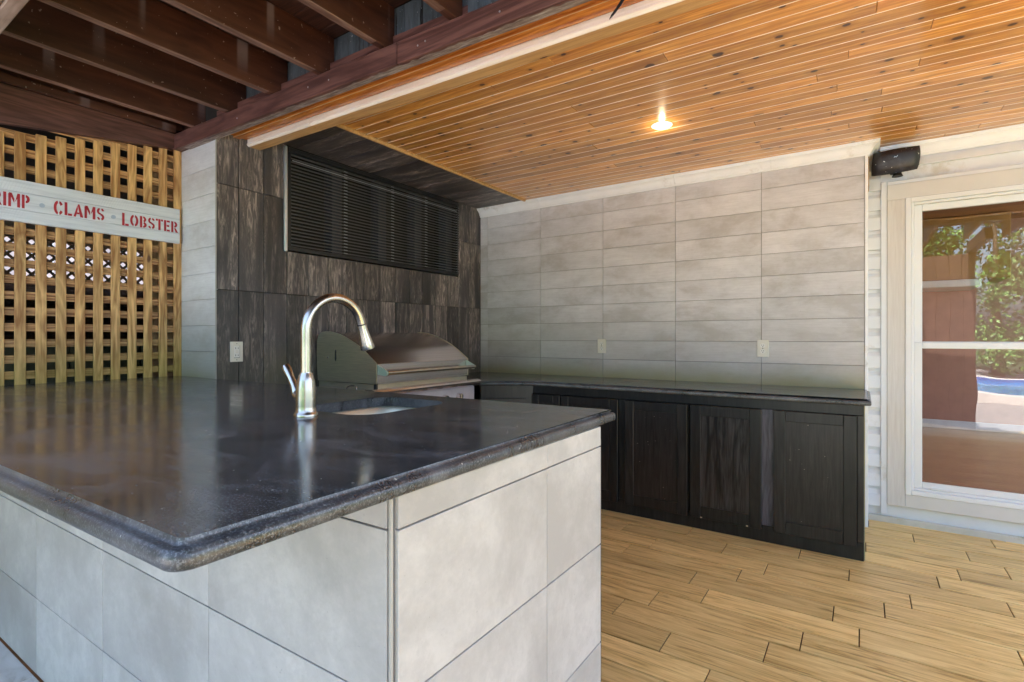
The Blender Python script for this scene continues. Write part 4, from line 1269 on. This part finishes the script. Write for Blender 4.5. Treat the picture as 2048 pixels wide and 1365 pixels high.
while z < 2.45:
    z1 = z + 0.1295
    if z1 < CZ0 + 0.0 or z > CZ1 + 0.04:
        segs = ((0.031, 1.02), (1.023, 3.2)) if int(z * 10) % 2 else ((0.031, 0.62), (0.623, 3.2))
        if z < 0.1: segs = ((0.031, 0.36), (0.364, 0.62), (0.624, 0.93), (0.934, 3.2))
    else:
        segs = ((0.031, 0.1005), (CX1 + 0.034, 3.2))
    for a, b in segs:
        if z > -0.02 and z + 0.03 < 2.40: lap(a, b, max(z, 0.04), min(z1, 2.386))
    z += 0.1308
box('base_strip', 'base_white', (0.031, HOUSE_Y - 0.012, -0.004), (3.2, HOUSE_Y + 0.014, 0.0385), hw, bev=0.004)
for nm, lo, hi in (('trim_channel', (0.101, HOUSE_Y - 0.018, 0.055), (0.1335, HOUSE_Y + 0.012, CZ1 + 0.026)), ('trim_channel', (CX1 + 0.0005, HOUSE_Y - 0.018, 0.055), (CX1 + 0.033, HOUSE_Y + 0.012, CZ1 + 0.026)),
                   ('trim_channel', (0.134, HOUSE_Y - 0.0175, CZ1 + 0.0005), (CX1, HOUSE_Y + 0.012, CZ1 + 0.025))):
    box(nm, 'siding', lo, hi, hw, bev=0.002)
wi = thing('house_window', 'white vinyl double hung window reflecting the pool', 'window', (0.7, HOUSE_Y, 1.1))
for nm, mt, lo, hi in (('casing', 'casing', (CX0, HOUSE_Y - 0.024, CZ0), (FX0, HOUSE_Y + 0.012, CZ1 - 0.1005)), ('casing', 'casing', (FX1, HOUSE_Y - 0.024, CZ0), (CX1, HOUSE_Y + 0.012, CZ1 - 0.1005)),
                       ('casing', 'casing_h', (CX0, HOUSE_Y - 0.0245, CZ1 - 0.100), (CX1, HOUSE_Y + 0.012, CZ1)), ('casing', 'casing_h', (FX0 + 0.0005, HOUSE_Y - 0.0235, CZ0), (FX1 - 0.0005, HOUSE_Y + 0.012, FZ0 - 0.0005))):
    box(nm, mt, lo, hi, wi, bev=0.002)
def frame_ring(nm, mt, x0, x1, z0, z1, wd, y0, y1, par, bev=0.003):
    box(nm, mt, (x0, y0, z0), (x0 + wd, y1, z1), par, bev=bev)
    box(nm, mt, (x1 - wd, y0, z0), (x1, y1, z1), par, bev=bev)
    box(nm, mt, (x0 + wd + 0.0003, y0 + 0.0007, z1 - wd), (x1 - wd - 0.0003, y1, z1), par, bev=bev)
    box(nm, mt, (x0 + wd + 0.0003, y0 + 0.0007, z0), (x1 - wd - 0.0003, y1, z0 + wd), par, bev=bev)
frame_ring('window_frame', 'vinyl', FX0, FX1, FZ0, FZ1, 0.030, HOUSE_Y - 0.030, HOUSE_Y + 0.07, wi)
frame_ring('window_frame', 'vinyl', FX0 + 0.0305, FX1 - 0.0305, FZ0 + 0.0305, FZ1 - 0.0305, 0.016, HOUSE_Y - 0.015, HOUSE_Y + 0.07, wi)
i0, i1 = FX0 + 0.047, FX1 - 0.047
frame_ring('sash', 'vinyl', i0, i1, 1.148, FZ1 - 0.047, 0.042, HOUSE_Y + 0.012, HOUSE_Y + 0.045, wi)
frame_ring('sash', 'vinyl', i0, i1, FZ0 + 0.047, 1.185, 0.040, HOUSE_Y - 0.006, HOUSE_Y + 0.011, wi)
box('pane', 'glass', (i0 + 0.041, HOUSE_Y + 0.026, 1.188), (i1 - 0.041, HOUSE_Y + 0.030, FZ1 - 0.088), wi, bev=0)
box('pane', 'glass', (i0 + 0.039, HOUSE_Y + 0.000, FZ0 + 0.086), (i1 - 0.039, HOUSE_Y + 0.004, 1.146), wi, bev=0)
box('sash_lift', 'vinyl', (0.36, HOUSE_Y - 0.018, FZ0 + 0.049), (0.46, HOUSE_Y - 0.0065, FZ0 + 0.058), wi, bev=0.001)

# speaker
sk2 = thing('outdoor_speaker', 'black speckled outdoor speaker mounted at the corner above the window', 'speaker', (0.17, 4.11, 2.34))
vs_, fs = [], []
NU, NV = 14, 8
def spk(u_, v_):
    x = (u_ - 0.5) * 0.252 * (1 - 0.05 * (2 * v_ - 1) ** 2) + 0.014 * (v_ - 0.5)
    z = (v_ - 0.5) * 0.150 * (1 - 0.12 * (2 * u_ - 1) ** 2 * 0.6)
    y = -0.045 - 0.020 * math.sin(math.pi * u_) * -1 * 0.0 - 0.030 * (1 - (2 * u_ - 1) ** 2) * 0.3 + 0.016 * (2 * v_ - 1) ** 2
    e = max(abs(2 * u_ - 1), abs(2 * v_ - 1))
    y += 0.028 * max(0, e - 0.82) / 0.18
    return x, y, z
for j in range(NV + 1):
    for i in range(NU + 1):
        vs_.append(spk(i / NU, j / NV))
for j in range(NV):
    for i in range(NU):
        a = j * (NU + 1) + i
        fs.append((a, a + 1, a + NU + 2, a + NU + 1))
me = mesh_from(vs_, fs, True)
ry = R(-3)
g1 = add('grille', me, M['speaker'], sk2, (0.172, 4.115, 2.340), rot=(R(12), ry, R(6)))
me = box_mesh(0.236, 0.085, 0.128, 0.022, M['black_metal'])
add('cabinet_shell', me, None, sk2, (0.175, 4.138, 2.342), rot=(R(12), ry, R(6)))
tube('mount_knob', 'black', [(0.185, 4.13, 2.262), (0.185, 4.13, 2.245)], [0.022, 0.030], sk2, seg=16)
box('wall_bracket', 'black', (0.15, 4.165, 2.28), (0.21, HOUSE_Y - 0.003, 2.40), sk2, bev=0.003)
vs2, fs2 = [], []
lg_pts = [((-0.010, -0.003), (-0.004, 0.004)), ((-0.003, 0.003), (0.002, -0.003)), ((0.003, -0.001), (0.010, 0.008))]
for (a, b), (c, d_) in lg_pts:
    k = len(vs2)
    vs2 += [(a, 0, b - 0.0018), (a, 0, b + 0.0018), (c, 0, d_ + 0.0018), (c, 0, d_ - 0.0018)]
    fs2.append((k, k + 1, k + 2, k + 3))
add('logo', mesh_from(vs2, fs2), M['aluminium'], sk2, (0.174, 4.0585, 2.352), rot=(R(12), ry, R(6)))

# recessed ceiling light
LX, LY = -0.974, 3.013
rl = thing('recessed_light', 'small lit round recessed light in the pine ceiling', 'light', (LX, LY, CEIL))
def ring(name, mat, r0, r1, z0, z1, par):
    n_ = 40
    vs_, fs = [], []
    for r_, z_ in ((r0, z0), (r1, z0), (r1, z1), (r0, z1)):
        for k_ in range(n_):
            th = 2 * math.pi * k_ / n_
            vs_.append((LX + r_ * math.cos(th), LY + r_ * math.sin(th), z_))
    for q in range(4):
        for k_ in range(n_):
            fs.append((q * n_ + k_, q * n_ + (k_ + 1) % n_, ((q + 1) % 4) * n_ + (k_ + 1) % n_, ((q + 1) % 4) * n_ + k_))
    add(name, mesh_from(vs_, fs), M[mat], par)
ring('trim_ring', 'room_white', 0.050, 0.060, CEIL - 0.0035, CEIL - 0.0008, rl)
tube('lens', 'lens', [(LX, LY, CEIL - 0.002), (LX, LY, CEIL - 0.0045)], 0.0495, rl, seg=32)
ld = bpy.data.lights.new('lamp_glow', 'POINT')
ld.energy = 0.22; ld.color = (1, 0.78, 0.50); ld.shadow_soft_size = 0.012
lo_ = bpy.data.objects.new('lamp_glow', ld); COL.objects.link(lo_)
lo_.parent = rl; lo_.location = (0, 0, -0.030)

# cable end at top of the frame
ct = thing('dark_blade_tip', 'thin dark pointed strap end hanging across the pale casing board', 'strap', (-0.70, 1.66, 2.40))
pts = [(-0.730, 1.690, 2.322), (-0.712, 1.690, 2.334), (-0.690, 1.688, 2.353), (-0.668, 1.685, 2.380), (-0.645, 1.68, 2.41), (-0.633, 1.675, 2.43), (-0.645, 1.675, 2.43), (-0.662, 1.68, 2.405), (-0.683, 1.685, 2.378), (-0.703, 1.688, 2.355), (-0.722, 1.690, 2.336)]
prism('strap_end', 'black_metal', [(x, 1.685, z) for x, _, z in pts], (0, 0.003, 0), ct)

# ------------------------------------------------------------------ room behind the window
box('room_floor', 'room_floor', (-2.6, 4.42, -0.03), (2.6, 9.3, 0.0), None, bev=0, kind='structure')
iw = thing('interior_wall', 'brown painted room wall seen through the window', 'wall', (1.5, 9.0, 0))
box('wall_face', 'room_wall', (-2.6, 9.0, 0.0), (5.0, 9.1, 2.75), iw, bev=0)
box('baseboard', 'room_white', (-2.6, 8.985, 0.0), (5.0, 8.9995, 0.11), iw, bev=0.003)
box('bulkhead', 'room_ochre', (-2.6, 8.35, 1.92), (1.45, 8.999, 2.70), iw, bev=0.01)
box('cornice', 'room_white', (-2.6, 8.28, 1.83), (1.18, 8.999, 1.919), iw, bev=0.01)
box('room_ceiling', 'room_wall', (-2.6, 4.42, 2.72), (2.6, 9.1, 2.78), None, bev=0, kind='structure')
box('room_side_wall', 'room_wall', (-2.7, 4.42, 0.0), (-2.601, 9.1, 2.72), None, bev=0, kind='structure')  # right side of the room left open, an opening added for daylight

# ------------------------------------------------------------------ outside behind the camera (seen mirrored in the glass)
po = thing('clad_post', 'wide brown clad post holding the deck, mirrored in the window', 'post', (0.9, -1.75, 0))
for i in range(5):
    box('cladding_board', 'clad', (0.62 + i * 0.15, -1.86, -0.13), (0.768 + i * 0.15, -1.62, 2.45), po, bev=0.003)
box('cross_arm', 'clad', (0.62, -1.80, 2.4505), (0.70, -0.302, 2.60), po, bev=0.003)
box('cross_arm', 'clad', (1.28, -1.80, 2.4505), (1.36, -0.302, 2.60), po, bev=0.003)
bpool = thing('swimming_pool', 'blue swimming pool with tile band, mirrored in the window', 'pool', (4.5, -8.5, -0.1))
bm_pts = []
for k in range(40):
    th = 2 * math.pi * k / 40
    bm_pts.append((5.2 + 3.9 * math.cos(th), -8.6 + 3.8 * math.sin(th)))
def ringp(nm, mat, pts_o, pts_i, z0, z1):
    n_ = len(pts_o)
    vs_ = [(x, y, z1) for x, y in pts_o] + [(x, y, z1) for x, y in pts_i] + [(x, y, z0) for x, y in pts_i] + [(x, y, z0) for x, y in pts_o]
    fs = [(q * n_ + i, q * n_ + (i + 1) % n_, ((q + 1) % 4) * n_ + (i + 1) % n_, ((q + 1) % 4) * n_ + i) for q in range(4) for i in range(n_)]
    add(nm, mesh_from(vs_, fs), M[mat], bpool)
ringp('coping', 'coping', inset_poly(bm_pts, -0.35), bm_pts, -0.13, 0.02)
ringp('tile_band', 'pool_tile', inset_poly(bm_pts, -0.001), inset_poly(bm_pts, 0.03), -0.12, 0.0)
wp = inset_poly(bm_pts, 0.031)
add('water', mesh_from([(x, y, -0.09) for x, y in wp], [tuple(range(len(wp)))]), M['water'], bpool)

def tree(x, y, h, sp_, label, seed):
    rnd = random.Random(seed)
    t_ = thing('broadleaf_tree', label, 'tree', (x, y, -0.22), group='trees beyond the pool')
    pts = [(x + 0.15 * math.sin(k), y, -0.22 + h * 0.75 * k / 6) for k in range(7)]
    tube('trunk', 'bark', pts, [0.17 - 0.02 * k for k in range(7)], t_, seg=10)
    vs_, fs = [], []
    clumps = []
    for _ in range(40):
        a = rnd.uniform(0, 6.28); rr_ = rnd.random() ** 0.5 * sp_
        clumps.append((x + rr_ * math.cos(a), y + rr_ * math.sin(a), rnd.uniform(0.10, 1.0) * h, rnd.uniform(0.4, 0.9)))
    for cx_, cy_, cz_, cr_ in clumps:
        for _ in range(170):
            d_ = Vector((rnd.gauss(0, 1), rnd.gauss(0, 1), rnd.gauss(0, 0.8))).normalized() * cr_ * rnd.uniform(0.5, 1.05)
            c_ = Vector((cx_, cy_, cz_)) + d_
            a_ = Vector((rnd.gauss(0, 1), rnd.gauss(0, 1), rnd.gauss(0, 1))).normalized() * 0.09
            b_ = a_.cross(Vector((rnd.gauss(0, 1), rnd.gauss(0, 1), rnd.gauss(0, 1)))).normalized() * 0.05
            k = len(vs_)
            vs_ += [c_ - a_, c_ + b_, c_ + a_, c_ - b_]
            fs.append((k, k + 1, k + 2, k + 3))
    me = bpy.data.meshes.new('crown'); me.from_pydata([tuple(v_ - Vector((x, y, -0.22))) for v_ in vs_], [], fs); me.update()
    o = add('crown', me, M['leaf'], t_, (x, y, -0.22))
for i, (x, y, h, s_) in enumerate([(1.0, -15.5, 6.0, 2.2), (4.0, -16.5, 7.5, 2.6), (7.5, -15.5, 6.5, 2.4), (10.5, -17.5, 8.0, 2.8), (-3.0, -17.5, 8.0, 2.8), (2.6, -20, 10, 3.0), (14.0, -16.0, 7, 2.6), (5.5, -14.2, 3.4, 2.0)]):
    tree(x, y, h, s_, 'leafy green tree beyond the pool, ' + ['left of the mirrored view', 'at the middle of the mirrored view', 'right of the middle', 'near the right end', 'far left, hidden by the post', 'tallest, standing behind the others', 'rightmost of the row', 'lowest and nearest to the water'][i], 20 + i)
